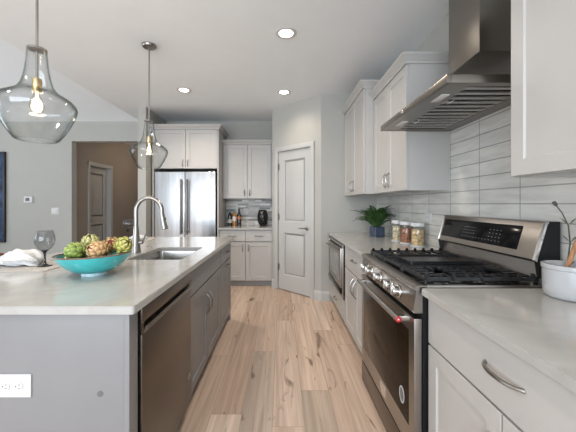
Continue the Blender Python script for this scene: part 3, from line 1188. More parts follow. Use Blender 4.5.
FE = Face((0, 1.085, 0), (0, -1, 0))
outlet('wall_outlet', FE, 0.983, 0.617, 0.135, 0.084, 'white horizontal double outlet on the grey island end panel', gangs=[(-0.024, 0, 'socket'), (0.024, 0, 'socket')], horizontal=True)
FW = Face((XW - 0.008, 0, 0), (-1, 0, 0))
outlet('wall_outlet', FW, 2.52, 1.165, 0.115, 0.075, 'white outlet on the tile between the canisters and the range', gangs=[(0.02, 0, 'socket'), (-0.02, 0, 'socket')], horizontal=True)
outlet('wall_outlet', FW, 3.33, 1.165, 0.075, 0.115, 'white outlet on the tile behind the fern', gangs=[(0, 0.02, 'socket'), (0, -0.02, 'socket')])
FK = Face((0, YB - 0.008, 0), (0, -1, 0))
outlet('wall_outlet', FK, 0.62, 1.15, 0.075, 0.115, 'pale outlet on the grey mosaic between the bottles and the vase', gangs=[(0, 0.02, 'socket'), (0, -0.02, 'socket')])
FL = Face((0, YB, 0), (0, -1, 0))
outlet('light_switch', FL, 3.98, 1.16, 0.13, 0.115, 'white double rocker switch beside the hallway opening', 'light switch', gangs=[(-0.03, 0, 'rocker'), (0.03, 0, 'rocker')])

# thermostat and picture on the living wall
t = thing('thermostat', 'small white thermostat between the dark picture and the light switch', 'thermostat', (-4.44, YB, 1.36))
obj('case', MB().box(-4.515, -4.365, YB - 0.025, YB - 0.0005, 1.305, 1.415, 0.006), 'white', t)
obj('screen', MB().box(-4.485, -4.415, YB - 0.027, YB - 0.0245, 1.335, 1.39, 0.001), 'screen', t)
t = thing('framed_picture', 'large dark navy picture on the living room wall', 'picture', (-5.35, YB, 1.4))
mb = MB()
fx0, fx1, fz0, fz1 = -5.85, -4.84, 0.61, 2.20
mb.box(fx0, fx1, YB - 0.04, YB - 0.0005, fz0, fz0 + 0.03)
mb.box(fx0, fx1, YB - 0.04, YB - 0.0005, fz1 - 0.03, fz1)
mb.box(fx0, fx0 + 0.03, YB - 0.04, YB - 0.0005, fz0 + 0.03, fz1 - 0.03)
mb.box(fx1 - 0.03, fx1, YB - 0.04, YB - 0.0005, fz0 + 0.03, fz1 - 0.03)
obj('frame', mb, 'frame', t)
obj('canvas', MB().box(fx0 + 0.03, fx1 - 0.03, YB - 0.03, YB - 0.001, fz0 + 0.03, fz1 - 0.03), 'navy', t)

# ------------------------------------------------------------------ refrigerator
t = thing('refrigerator', 'stainless french door refrigerator under the tall cabinet', 'refrigerator', (-1.475, 4.85, 0))
FF = Face((0, 4.53, 0), (0, -1, 0))
q0, q1 = FF.rng(-1.945, -1.005)
mid = (q0 + q1) / 2
mb = FF.mb()
mb.box(q0 + 0.005, q1 - 0.005, -0.64, -0.062, 0.02, 1.775)
obj('body', mb, 'black', t)
for s in (0, 1):
    xa, xb = (q0, mid - 0.003) if s == 0 else (mid + 0.003, q1)
    mb = FF.mb()
    mb.box(xa, xb, -0.06, 0, 0.72, 1.78, 0.008, 3)
    d = obj('door', mb, 'fsteel', t)
    hx = mid + (-0.048 if s == 0 else 0.048)
    mb = FF.mb()
    mb.tube([(hx, 0.055, 0.82), (hx, 0.055, 1.66)], 0.014, 12)
    for z in (0.86, 1.62):
        mb.tube([(hx, -0.002, z), (hx, 0.05, z)], 0.009, 8)
    obj('handle', mb, 'dsteel', d)
mb = FF.mb()
mb.box(q0, q1, -0.06, 0, 0.06, 0.71, 0.008, 3)
d = obj('freezer_drawer', mb, 'fsteel', t)
mb = FF.mb()
mb.tube([(q0 + 0.06, 0.055, 0.64), (q1 - 0.06, 0.055, 0.64)], 0.013, 12)
for x in (q0 + 0.10, q1 - 0.10):
    mb.tube([(x, -0.002, 0.64), (x, 0.05, 0.64)], 0.009, 8)
obj('handle', mb, 'dsteel', d)
for x in (q0 + 0.05, q1 - 0.05):
    mb = FF.mb()
    mb.box(x - 0.04, x + 0.04, -0.10, -0.01, 1.781, 1.80, 0.004)
    obj('hinge_cover', mb, 'black', t)
    mb = FF.mb()
    mb.tube([(x, -0.1, 0.001), (x, -0.1, 0.03)], 0.02, 10)
    obj('foot', mb, 'black', t)

# ------------------------------------------------------------------ range
RY0, RY1 = 1.300, 2.148
t = thing('gas_range', 'stainless gas range with black grates under the hood', 'range', (0.92, 1.744, 0))
FO = Face((0.60, 0, 0), (-1, 0, 0))       # local x = Y
obj('body', MB().box(0.625, 1.245, RY0, RY1, 0.03, 0.898), 'black', t)
for y in (RY0 + 0.05, RY1 - 0.05):
    for x in (0.70, 1.18):
        mb = MB()
        mb.tube([(x, y, 0.001), (x, y, 0.031)], 0.02, 10)
        obj('foot', mb, 'black', t)
# cooktop: stainless rim with a rounded front nose, black well
mb = MB()
prof = [(0.625, 0.895), (0.600, 0.893), (0.590, 0.900), (0.588, 0.910), (0.594, 0.920), (0.606, 0.923), (0.64, 0.923), (0.645, 0.915), (0.645, 0.895)]
mb.loops([[(x, y, z) for x, z in prof] for y in (RY0, RY1)])
obj('front_nose', mb, 'steelh', t)
mb = MB()
mb.box(0.645, 1.17, RY0, RY0 + 0.012, 0.895, 0.924, 0.003)
mb.box(0.645, 1.17, RY1 - 0.012, RY1, 0.895, 0.924, 0.003)
obj('side_rim', mb, 'steelh', t)
obj('cooktop', MB().box(0.645, 1.17, RY0 + 0.012, RY1 - 0.012, 0.898, 0.914, 0.002), 'enamel', t)
# burners
gx0, gx1 = 0.652, 1.15
third = (RY1 - RY0 - 0.04) / 3
ycs = [RY0 + 0.02 + third * (k + 0.5) for k in range(3)]
for (bx, by, br) in ((0.77, ycs[0], 0.045), (1.03, ycs[0], 0.036), (0.78, ycs[2], 0.036), (1.03, ycs[2], 0.045), (0.905, ycs[1], 0.04)):
    mb = MB()
    mb.lathe([(br + 0.012, 0), (br + 0.012, 0.006), (br, 0.012), (br, 0.016), (br - 0.004, 0.020), (0, 0.021)], (bx, by, 0.9142), n=24)
    obj('burner', mb, 'iron', t)
# grates: three frames of bars with feet, the middle one carries a griddle plate
GZ = 0.952
for k in range(3):
    a, b = ycs[k] - third / 2 + 0.003, ycs[k] + third / 2 - 0.003
    mb = MB()
    bw = 0.0075

    def bar(p, q, w=bw, h=0.014):
        p, q = Vector(p), Vector(q)
        dd = (q - p).normalized()
        s = Vector((-dd.y, dd.x, 0)) * w
        top = Vector((0, 0, 0))
        lo = Vector((0, 0, -h))
        mb.hexa([p + s + lo, p - s + lo, q - s + lo, q + s + lo], [p + s * 0.7 + top, p - s * 0.7 + top, q - s * 0.7 + top, q + s * 0.7 + top])
    for x in (gx0, gx1, (gx0 + gx1) / 2):
        bar((x, a, GZ), (x, b, GZ))
    for y in (a + bw, b - bw):
        bar((gx0, y, GZ), (gx1, y, GZ))
    if k != 1:
        n = 4
        for j in range(1, n + 1):
            y = a + (b - a) * j / (n + 1)
            bar((gx0, y, GZ), (gx0 + 0.085, y, GZ))
            bar((gx0 + 0.16, y, GZ), (gx1 - 0.16, y, GZ))
            bar((gx1 - 0.085, y, GZ), (gx1, y, GZ))
        for x in (gx0 + 0.12, gx1 - 0.12):
            bar((x, a, GZ), (x, a + 0.09, GZ))
            bar((x, b - 0.09, GZ), (x, b, GZ))
    else:
        for j in range(1, 5):
            y = a + (b - a) * j / 5
            bar((gx0, y, GZ), (gx1, y, GZ))
    # finger tips rising along the two outer sides of the grates
    if k != 1:
        y, sg = (a + bw, 1) if k == 0 else (b - bw, -1)
        for j in range(9):
            x = gx0 + 0.01 + (gx1 - gx0 - 0.02) * j / 8
            mb.hexa([(x - 0.011, y - bw, GZ - 0.01), (x + 0.011, y - bw, GZ - 0.01), (x + 0.011, y + bw, GZ - 0.01), (x - 0.011, y + bw, GZ - 0.01)],
                    [(x - 0.006, y - bw * .6 + sg * 0.006, GZ + 0.016), (x + 0.006, y - bw * .6 + sg * 0.006, GZ + 0.016), (x + 0.006, y + bw * .6 + sg * 0.006, GZ + 0.016), (x - 0.006, y + bw * .6 + sg * 0.006, GZ + 0.016)])
    for x in (gx0, gx1):
        for y in (a + bw, b - bw):
            mb.tube([(x, y, 0.9143), (x, y, GZ - 0.012)], 0.007, 8)
    g = obj('grate', mb, 'iron', t)
    if k == 1:
        mb = MB()
        mb.loops([[(x, y, z) for x, y in rounded_rect(gx0 + 0.05 + i, gx1 - 0.03 - i, a + 0.02 + i, b - 0.02 - i, 0.02)]
                  for i, z in ((0, GZ + 0.0005), (0, GZ + 0.018), (0.006, GZ + 0.018), (0.010, GZ + 0.010))])
        obj('griddle', mb, 'iron', g)
# control panel with knobs
mb = MB()
mb.loops([[(x, y, z) for x, z in ((0.625, 0.893), (0.596, 0.893), (0.584, 0.81), (0.588, 0.800), (0.625, 0.800))] for y in (RY0 + 0.002, RY1 - 0.002)])
obj('control_panel', mb, 'steelh', t)
for y in (2.02, 1.915, 1.745, 1.575, 1.47):
    ax = Vector((-1, 0, 0.14)).normalized()
    o = Vector((0.588, y, 0.848))
    mb = MB()
    mb.lathe([(0.031, 0), (0.031, 0.006), (0.029, 0.009), (0.024, 0.010), (0.0235, 0.030), (0.0215, 0.036), (0.019, 0.038), (0, 0.0385)], o, ax, 24)
    kn = obj('knob', mb, 'knob', t)
    mb = MB()
    tip = o + ax * 0.0405
    mb.box(tip.x - 0.003, tip.x + 0.006, y - 0.004, y + 0.004, 0.848 - 0.016, 0.848 + 0.028, 0.002)
    obj('grip', mb, 'steel', kn)
# oven door
mb = FO.mb()
o0, o1 = RY0 + 0.003, RY1 - 0.003
mb.box(o0, o1, -0.024, 0.012, 0.160, 0.775, 0.004)
d = oven_door = obj('oven_door', mb, 'steelh', t)
mb = FO.mb()
mb.box(o0 + 0.055, o1 - 0.055, 0.010, 0.0135, 0.265, 0.705, 0.001)
obj('window', mb, 'ovenglass', d)
mb = FO.mb()
mb.tube([(o0 + 0.066, 0.056, 0.748), (o1 - 0.08, 0.056, 0.748)], 0.0135, 16)
for x in (o0 + 0.090, o1 - 0.105):
    mb.box(x - 0.016, x + 0.016, 0.010, 0.056, 0.737, 0.759, 0.003)
obj('handle', mb, 'steel', d)
mb = MB()
mb.lathe([(0.0145, 0), (0.0145, 0.003), (0.012, 0.004), (0, 0.004)], (0.60 - 0.056, o0 + 0.0665, 0.748), (0, -1, 0), 24)
obj('end_medallion', mb, 'red', d)
mb = MB()
mb.lathe([(0.0045, 0), (0.0045, 0.0008), (0, 0.001)], (0.60 - 0.056, o0 + 0.0628, 0.748), (0, -1, 0), 12)
obj('medallion_centre', mb, 'white', d)
# oval emblem on the glass
mb = FO.mb()
N = 28
ring = []
ex0, ez0 = o0 + 0.128, 0.36
for k in range(N):
    a = 2 * PI * k / N
    ring.append([(ex0 + ra * 0.028 * math.cos(a), yy, ez0 + ra * 0.040 * math.sin(a)) for ra, yy in ((1, 0.013), (1, 0.0152), (0.84, 0.0152), (0.84, 0.013))])
ring.append(ring[0])
mb.loops(ring, False, False)
obj('emblem', mb, 'mark', d)
mb = FO.mb()
mb.loops([[(ex0 + 0.0225 * math.cos(2 * PI * k / N), yy, ez0 + 0.0325 * math.sin(2 * PI * k / N)) for k in range(N)] for yy in (0.013, 0.0144)])
obj('emblem_field', mb, 'keymark', d)
# storage drawer with its slot label
mb = FO.mb()
mb.box(o0, o1, -0.024, 0.012, 0.012, 0.150, 0.004)
d = obj('storage_drawer', mb, 'dsteel', t)
mb = FO.mb()
mb.box(1.655, 1.745, 0.0115, 0.0135, 0.185, 0.250, 0.0008)
obj('name_plate', mb, 'chrome', oven_door)
# backguard
BY0, BY1 = 1.320, 2.145
mb = MB()
mb.loops([[(x, y, z) for x, z in ((1.155, 0.898), (1.178, 1.02), (1.25, 1.02), (1.25, 0.898))] for y in (BY0 + 0.01, BY1 - 0.01)])
obj('riser', mb, 'steelh', t)
mb = MB()
mb.loops([[(x, y, z) for x, z in ((1.150, 1.020), (1.138, 1.032), (1.186, 1.195), (1.196, 1.203), (1.25, 1.203), (1.25, 1.018))] for y in (BY0 + 0.012, BY1 - 0.012)])
bgd = obj('backguard', mb, 'steelh', t)
for y0, y1 in ((BY0, BY0 + 0.012), (BY1 - 0.012, BY1)):
    mb = MB()
    mb.loops([[(x, y, z) for x, z in ((1.155, 0.95), (1.142, 1.032), (1.190, 1.197), (1.198, 1.2035), (1.25, 1.2035), (1.25, 0.93))] for y in (y0, y1)])
    obj('end_cap', mb, 'black', bgd)
    ya, yb = (y0 - 0.002, y0 + 0.012) if y0 < 1.5 else (y1 - 0.012, y1 + 0.002)
    mb = MB()
    mb.loops([[(x, y, z) for x, z in ((1.146, 1.022), (1.134, 1.031), (1.184, 1.198), (1.194, 1.205), (1.200, 1.200), (1.192, 1.192), (1.146, 1.034))] for y in (ya, yb)])
    obj('end_trim', mb, 'chrome', bgd)
# sloped face of the panel as its own frame
pa, pb = Vector((1.138, 0, 1.032)), Vector((1.186, 0, 1.195))
up = (pb - pa).normalized()
outn = Vector((-up.z, 0, up.x))
FP = Matrix(((0, outn.x, up.x, pa.x), (1, outn.y, up.y, 0), (0, outn.z, up.z, pa.z), (0, 0, 0, 1)))
H = (pb - pa).length
mb = MB(FP)
mb.box(BY0 + 0.115, BY1 - 0.035, -0.001, 0.0012, 0.030, H - 0.020, 0.0005)
disp = obj('display', mb, 'display', bgd)
mb = MB(FP)
rnd = random.Random(4)
for row in range(3):
    for k in range(7):
        y = BY1 - 0.27 - k * 0.017
        mb.box(y - 0.003, y + 0.003, 0.0011, 0.0016, 0.075 + row * 0.018, 0.078 + row * 0.018 + 0.003 * rnd.random())
for k in range(13):
    y = BY1 - 0.27 - k * 0.026
    mb.box(y - 0.004, y + 0.004, 0.0011, 0.0016, 0.052, 0.0555)
for row in range(3):
    for k in range(4):
        y = BY1 - 0.50 - k * 0.026
        mb.box(y - 0.004, y + 0.004, 0.0011, 0.0016, 0.072 + row * 0.02, 0.0755 + row * 0.02)
obj('key_markings', mb, 'keymark', disp)

# ------------------------------------------------------------------ range hood
t = thing('range_hood', 'stainless chimney hood above the range', 'range hood', (1.0, 1.744, 1.82))
hx0, hy0, hy1, hz0, hz1 = 0.735, 1.305, 2.18, 1.820, 1.858
mb = MB()
# the lip is a hollow tray: four walls and a lid
mb.box(hx0, hx0 + 0.02, hy0, hy1, hz0, hz1, 0.003)
mb.box(hx0 + 0.02, XW - 0.012, hy0, hy0 + 0.02, hz0, hz1, 0.003)
mb.box(hx0 + 0.02, XW - 0.012, hy1 - 0.02, hy1, hz0, hz1, 0.003)
mb.box(hx0 + 0.02, XW - 0.012, hy0 + 0.02, hy1 - 0.02, hz1 - 0.008, hz1)
lip = obj('lip', mb, 'hoodsteel', t)
mb = MB()
cx0, cy0, cy1, cz0 = 1.06, 1.575, 1.865, 2.10
mb.hexa([(hx0 + 0.02, hy0 + 0.02, hz1 - 0.001), (XW - 0.012, hy0 + 0.02, hz1 - 0.001), (XW - 0.012, hy1 - 0.02, hz1 - 0.001), (hx0 + 0.02, hy1 - 0.02, hz1 - 0.001)],
        [(cx0, cy0, cz0), (XW - 0.012, cy0, cz0), (XW - 0.012, cy1, cz0), (cx0, cy1, cz0)])
obj('canopy', mb, 'hoodsteel', t)
mb = MB()
mb.box(cx0, XW - 0.012, cy0, cy1, cz0 - 0.002, CEIL - 0.001, 0.002)
obj('chimney', mb, 'hoodsteel', t)
# underside: flat rim with two lamps, baffle filters behind it
mb = MB()
ux = hx0 + 0.125
mb.hexa([(hx0 + 0.02, hy0 + 0.02, hz0 + 0.001), (ux, hy0 + 0.02, hz0 + 0.004), (ux, hy1 - 0.02, hz0 + 0.004), (hx0 + 0.02, hy1 - 0.02, hz0 + 0.001)],
        [(hx0 + 0.02, hy0 + 0.02, hz0 + 0.02), (ux, hy0 + 0.02, hz0 + 0.02), (ux, hy1 - 0.02, hz0 + 0.02), (hx0 + 0.02, hy1 - 0.02, hz0 + 0.02)])
mb.box(ux, XW - 0.012, hy0 + 0.02, hy0 + 0.05, hz0 + 0.003, hz0 + 0.02)
mb.box(ux, XW - 0.012, hy1 - 0.05, hy1 - 0.02, hz0 + 0.003, hz0 + 0.02)
mb.box(XW - 0.09, XW - 0.012, hy0 + 0.05, hy1 - 0.05, hz0 + 0.003, hz0 + 0.02)
obj('underside_rim', mb, 'hoodsteel', t)
for y in (hy0 + 0.20, hy1 - 0.20):
    mb = MB()
    mb.box(hx0 + 0.055, hx0 + 0.095, y - 0.055, y + 0.055, hz0 - 0.001, hz0 + 0.008, 0.002)
    obj('lamp_lens', mb, 'hoodlens', t)
fy0, fy1 = hy0 + 0.05, hy1 - 0.05
obj('dark_backing', MB().box(ux, XW - 0.09, fy0, fy1, hz0 + 0.024, hz0 + 0.028), 'black', t)  # black sheet added above the slats: shade of the gaps as colour
for k in range(2):
    a, b = (fy0, (fy0 + fy1) / 2 - 0.002) if k == 0 else ((fy0 + fy1) / 2 + 0.002, fy1)
    mb = MB()
    n = 6
    pit = (b - a) / n
    for j in range(n):
        y = a + pit * (j + 0.5)
        mb.hexa([(ux, y - 0.022, hz0 + 0.002), (XW - 0.095, y - 0.022, hz0 + 0.002), (XW - 0.095, y + 0.018, hz0 + 0.006), (ux, y + 0.018, hz0 + 0.006)],
                [(ux, y - 0.024, hz0 + 0.008), (XW - 0.095, y - 0.024, hz0 + 0.008), (XW - 0.095, y + 0.020, hz0 + 0.010), (ux, y + 0.020, hz0 + 0.010)])
    mb.box(ux, ux + 0.02, a, b, hz0 + 0.008, hz0 + 0.018)
    mb.box(XW - 0.115, XW - 0.092, a, b, hz0 + 0.008, hz0 + 0.018)
    bf = obj('baffle_filter', mb, 'steel', t)
    mb = MB()
    mb.tube([(ux + 0.03, (a + b) / 2 - 0.03, hz0 + 0.004), (ux + 0.03, (a + b) / 2 - 0.03, hz0 - 0.003), (ux + 0.03, (a + b) / 2 + 0.03, hz0 - 0.003), (ux + 0.03, (a + b) / 2 + 0.03, hz0 + 0.004)], 0.0022, 8)
    obj('latch', mb, 'chrome', bf)
mb = MB()
mb.lathe([(0.012, 0), (0.012, 0.004), (0.009, 0.006), (0, 0.006)], (hx0 + 0.0005, 1.79, hz0 + 0.019), (-1, 0, 0), 16)
obj('medallion', mb, 'chrome', t)

# ------------------------------------------------------------------ ceiling lights and pendants
for (x, y), lab in zip(CAN_SPOTS, ('round recessed light over the aisle, the largest of the three', 'round recessed light above the refrigerator end of the island',
                                   'round recessed light in front of the pantry door')):
    t = thing('recessed_light', lab, 'ceiling light', (x, y, CEIL), 'recessed ceiling lights')
    mb = MB()
    mb.lathe([(0.058, 0.004), (0.060, -0.004), (0.080, -0.007), (0.090, -0.003), (0.090, 0.0)], (x, y, CEIL - 0.0005), n=32, cap0=False, cap1=False)
    obj('trim_ring', mb, 'white', t)
    mb = MB()
    mb.lathe([(0.0, -0.003), (0.058, -0.003), (0.058, -0.0005), (0, -0.0005)], (x, y, CEIL), n=32, cap0=False, cap1=False)
    obj('lens', mb, 'lens', t)


def pendant(x, y, z0, label):
    t = thing('pendant_light', label, 'pendant light', (x, y, CEIL), 'clear glass pendants over the island')
    mb = MB()
    mb.lathe([(0.062, 0), (0.062, -0.012), (0.055, -0.022), (0.012, -0.028), (0.0, -0.028)], (x, y, CEIL - 0.0005), n=28)
    obj('ceiling_canopy', mb, 'nickel', t)
    top = z0 + 0.445
    mb = MB()
    mb.tube([(x, y, CEIL - 0.02), (x, y, z0 + 0.305)], 0.006, 10)
    obj('stem', mb, 'nickel', t)
    mb = MB()
    mb.lathe([(0.012, 0), (0.0365, -0.001), (0.0365, -0.010), (0.012, -0.014), (0.007, -0.016)], (x, y, top + 0.002), n=28)
    obj('neck_cap', mb, 'nickel', t)
    mb = MB()
    prof = [(0.0, 0.0), (0.0, 0.0), (0.078, 0.002), (0.090, 0.010), (0.110, 0.040), (0.132, 0.080), (0.150, 0.120), (0.160, 0.148), (0.163, 0.166),
            (0.158, 0.183), (0.141, 0.203), (0.116, 0.219), (0.093, 0.233), (0.077, 0.248), (0.064, 0.270), (0.055, 0.302), (0.048, 0.342), (0.043, 0.385), (0.0405, 0.420), (0.0405, 0.445)]
    inner = [(max(r - 0.0028, 0), z + (0.0028 if k < 4 else 0.0)) for k, (r, z) in enumerate(prof)]
    # open at the bottom like a bell: profile goes up the outside, over the lip and down the inside
    full = prof[2:] + inner[:1:-1]
    full = full + [full[0]]
    mb.lathe(full, (x, y, z0), n=56, cap0=False, cap1=False)
    obj('glass_shade', mb, 'glass', t, ang=60)
    mb = MB()
    mb.lathe([(0.0, 0.305), (0.010, 0.305), (0.020, 0.300), (0.020, 0.245), (0.016, 0.235), (0.0, 0.235)], (x, y, z0), n=20, cap0=False, cap1=False)
    obj('bulb_socket', mb, 'brass', t)
    mb = MB()
    mb.lathe([(0.012, 0.236), (0.013, 0.228), (0.016, 0.218), (0.027, 0.188), (0.030, 0.168), (0.025, 0.146), (0.012, 0.134), (0.0, 0.132)], (x, y, z0), n=24, cap0=False, cap1=False)
    bu = obj('bulb', mb, 'bulbglass', t)
    mb = MB()
    mb.tube([(x, y, z0 + 0.236), (x, y, z0 + 0.205)], 0.004, 8)
    for k in range(6):
        a = PI * k / 3
        ca, sa = math.cos(a), math.sin(a)
        mb.tube([(x + 0.004 * ca, y + 0.004 * sa, z0 + 0.206), (x + 0.011 * ca, y + 0.011 * sa, z0 + 0.180), (x + 0.008 * ca, y + 0.008 * sa, z0 + 0.152)], 0.0022, 6)
    obj('filament', mb, 'bulb', bu)


pendant(-1.1745, 1.42, 1.585, 'clear glass bell pendant hanging nearest the camera, above the turquoise bowl')
pendant(-1.207, 2.70, 1.600, 'clear glass bell pendant hanging beyond the faucet, near the fridge end of the island')

# ------------------------------------------------------------------ things on the island
GT = CT1 + 0.0006


def bowl():
    c = Vector((-0.980, 1.55, GT))
    t = thing('fruit_bowl', 'wide turquoise glazed bowl of artichokes on the island', 'bowl', c)

    def rings(prof):
        out = []
        for r, z in prof:
            ring = []
            for k in range(48):
                a = 2 * PI * k / 48
                wav = (1 + 0.018 * math.sin(2 * a + 0.6) * (z / 0.1))
                dz = 0.003 * math.cos(a) * (z / 0.1) ** 2
                ring.append((c.x + r * wav * math.cos(a), c.y + r * wav * math.sin(a), c.z + z + dz))
            out.append(ring)
        return out
    outer = [(0.062, 0.014), (0.092, 0.022), (0.124, 0.042), (0.150, 0.068), (0.166, 0.092), (0.1735, 0.108)]
    inner = [(0.169, 0.108), (0.161, 0.092), (0.145, 0.070), (0.119, 0.047), (0.088, 0.029), (0.055, 0.022), (0.02, 0.020)]
    mb = MB()
    mb.loops(rings(outer), True, False)
    obj('outside', mb, 'turq', t, ang=60)
    mb = MB()
    mb.loops(rings(inner), False, True)
    obj('inside', mb, 'turqin', t, ang=60)
    mb = MB()
    mb.loops(rings([(0.1728, 0.1062), (0.1746, 0.110), (0.1715, 0.1128), (0.168, 0.110), (0.1685, 0.1062)]), False, False)
    obj('rim', mb, 'rim', t, ang=60)
    mb = MB()
    mb.lathe([(0.059, 0), (0.058, 0.015), (0.048, 0.015), (0.048, 0.0)], c, n=40, cap0=False, cap1=True)
    obj('foot_ring', mb, 'footgl', t)


bowl()


def artichoke(cx, cy, cz, r, axis, m, label, seed, open_=0.0):
    rnd = random.Random(seed)
    t = thing('artichoke', label, 'artichoke', (cx, cy, cz), 'artichokes in the turquoise bowl')
    q = Vector((0, 0, 1)).rotation_difference(Vector(axis).normalized()).to_matrix().to_4x4()
    xf = Matrix.Translation((cx, cy, cz)) @ q
    mb = MB(xf)
    uvl = mb.bm.loops.layers.uv.new('UVMap')
    # core
    core = [(0.0, -0.92), (0.35, -0.88), (0.66, -0.62), (0.84, -0.2), (0.84, 0.2), (0.66, 0.6), (0.36, 0.9), (0.0, 1.0)]
    mb.lathe([(a * r * 0.93, b * r * 0.98) for a, b in core], n=16, cap0=False, cap1=False)
    rows = 5
    for i in range(rows):
        ph = -0.95 + 1.60 * i / (rows - 1)              # latitude of the bract base
        n = [5, 7, 8, 7, 5][i]
        for k in range(n):
            a = 2 * PI * (k + 0.5 * (i % 2)) / n + rnd.uniform(-0.08, 0.08)
            wid = 2 * PI * math.cos(ph * 0.85) / n * 0.66
            G = []
            for s in range(5):
                sf = s / 4
                lat = ph + 0.72 * sf
                lift = 0.90 + 0.05 * i / rows + (0.20 + open_) * sf ** 1.6 + 0.012 * i * 0
                row = []
                for uu in (-1, -0.5, 0, 0.5, 1):
                    wv = wid * (1 - sf ** 2.2) ** 0.6 * (0.75 + 0.25 * (1 - abs(sf - 0.4)))
                    an = a + uu * wv
                    la = min(lat, 1.5)
                    rad = r * (lift + 0.03 - 0.09 * uu * uu)
                    row.append(mb.v((rad * 0.93 * math.cos(la) * math.cos(an), rad * 0.93 * math.cos(la) * math.sin(an), rad * 1.02 * math.sin(la))))
                G.append(row)
            for s in range(4):
                for j in range(4):
                    f = mb.f([G[s][j], G[s][j + 1], G[s + 1][j + 1], G[s + 1][j]])
                    if f:
                        for l, vv in zip(f.loops, (s / 4, s / 4, (s + 1) / 4, (s + 1) / 4)):
                            l[uvl].uv = (0.5, vv)
    obj('head', mb, m, t, ang=50)
    mb = MB(xf)
    mb.tube([(0, 0, -r * 0.88), (0.002, 0, -r * 1.12)], [r * 0.22, r * 0.19], 10)
    obj('stem', mb, m, t)


bz = GT
artichoke(-1.040, 1.500, bz + 0.124, 0.049, (-0.75, -0.35, 0.55), 'artg', 'large green artichoke at the wine glass end of the bowl', 1)
artichoke(-1.047, 1.625, bz + 0.150, 0.047, (0.1, -0.5, 1), 'artb', 'olive artichoke with dark edged leaves at the back of the bowl', 2, 0.06)
artichoke(-0.926, 1.492, bz + 0.131, 0.047, (-0.4, -0.8, 0.45), 'artr', 'red tinged artichoke at the front middle of the bowl', 3, 0.05)
artichoke(-0.922, 1.606, bz + 0.143, 0.046, (0.3, -0.8, 0.5), 'artr', 'red tinged artichoke behind the front ones, next to the yellow green one', 4, 0.04)
artichoke(-0.830, 1.552, bz + 0.150, 0.046, (0.8, -0.5, 0.5), 'arty', 'yellow green artichoke at the faucet end of the bowl', 5, 0.03)
artichoke(-0.985, 1.562, bz + 0.073, 0.034, (0, -0.2, 1), 'artg', 'green artichoke at the bottom of the bowl under the others', 7)


def wine_glass(x, y, label, z=GT):
    t = thing('wine_glass', label, 'wine glass', (x, y, z))
    k = 1.0
    mb = MB()
    prof = [(0.006, 0.088), (0.017, 0.091), (0.034, 0.104), (0.045, 0.124), (0.050, 0.147), (0.049, 0.170), (0.044, 0.192), (0.039, 0.208)]
    inner = [(max(r - 0.0016, 0.001), zz + (0.004 if i == 0 else 0.0016 * (1 - i / 7))) for i, (r, zz) in enumerate(prof)]
    mb.lathe(prof + inner[::-1], (x, y, z), n=36, cap0=True, cap1=True)
    obj('bowl', mb, 'smoke', t, ang=60)
    mb = MB()
    mb.lathe([(0.036, 0.0), (0.036, 0.002), (0.018, 0.006), (0.008, 0.014), (0.0055, 0.03), (0.0055, 0.068), (0.010, 0.083), (0.019, 0.0905), (0.0, 0.0905)], (x, y, z), n=28)
    obj('stem', mb, 'smokedark', t, ang=60)


MATZ = 0.004
wine_glass(-1.385, 1.73, 'smoky wine glass on the placemat beside the turquoise bowl', GT + MATZ + 0.0006)
wine_glass(-1.60, 3.08, 'smoky wine glass at the fridge end of the island', GT + MATZ + 0.0006)
for (a, b, c, d_, lab) in ((-1.70, -1.29, 1.60, 1.89, 'grey woven placemat under the wine glass beside the turquoise bowl'),
                           (-1.695, -1.34, 2.86, 3.20, 'grey woven placemat at the fridge end of the island')):
    mb = MB()
    mb.loops([[(x, y, z) for x, y in rounded_rect(a + i, b - i, c + i, d_ - i, 0.008)] for i, z in ((0.001, GT), (0, GT + 0.002), (0.001, GT + MATZ))])
    tag(obj('placemat', mb, 'mat', loc=((a + b) / 2, (c + d_) / 2, GT)), lab, 'placemat')


def napkin(cx, cy, z, L, W, Hh, label, ring, seed, rot=0.0):
    t = thing('napkin', label, 'napkin', (cx, cy, z))
    rnd = random.Random(seed)
    xf = Matrix.Translation((cx, cy, z)) @ Matrix.Rotation(rot, 4, 'Z')
    mb = MB(xf)
    rings = []
    n = 64
    phs = [rnd.uniform(0, 6.28) for _ in range(6)]
    for i in range(25):
        s = i / 24
        env = 0.24 + 0.76 * min(1, s * 2.4) ** 0.8
        env *= (1 - 0.25 * max(0, s - 0.7) / 0.3)
        if s > 0.9:
            env *= 1 - ((s - 0.9) / 0.1) * 0.35
        ring_ = []
        for k in range(n):
            a = 2 * PI * k / n
            fold = 0.92 + 0.20 * (1 - abs(math.sin(3 * a + phs[0] + 2.2 * s)) * 1.6) * s ** 0.5 + 0.11 * (1 - 2 * abs(math.sin(5.5 * a + phs[1] - 4 * s))) + 0.05 * math.sin(9 * s + phs[2] + 2 * a)
            hy = W / 2 * env * fold * math.cos(a)
            hz = Hh / 2 * env * fold * math.sin(a) + Hh / 2 * env * 1.02
            hz = max(hz, 0.001)
            hx = (s - 0.5) * L + 0.012 * math.sin(4 * a + phs[3]) * s
            ring_.append((hx, hy, hz))
        rings.append(ring_)
    mb.loops(rings)
    obj('cloth', mb, 'linen', t, ang=70)
    if ring:
        mb = MB(xf)
        x = -0.5 * L + 0.012
        R_ = 0.034
        prof = [(R_ - 0.006, -0.018), (R_, -0.018), (R_ + 0.003, 0), (R_, 0.018), (R_ - 0.006, 0.018), (R_ - 0.006, -0.018)]
        mb.lathe(prof, (x, 0, R_ + 0.003), (1, 0, 0), 28, cap0=False, cap1=False)
        obj('napkin_ring', mb, 'ringwood', t)


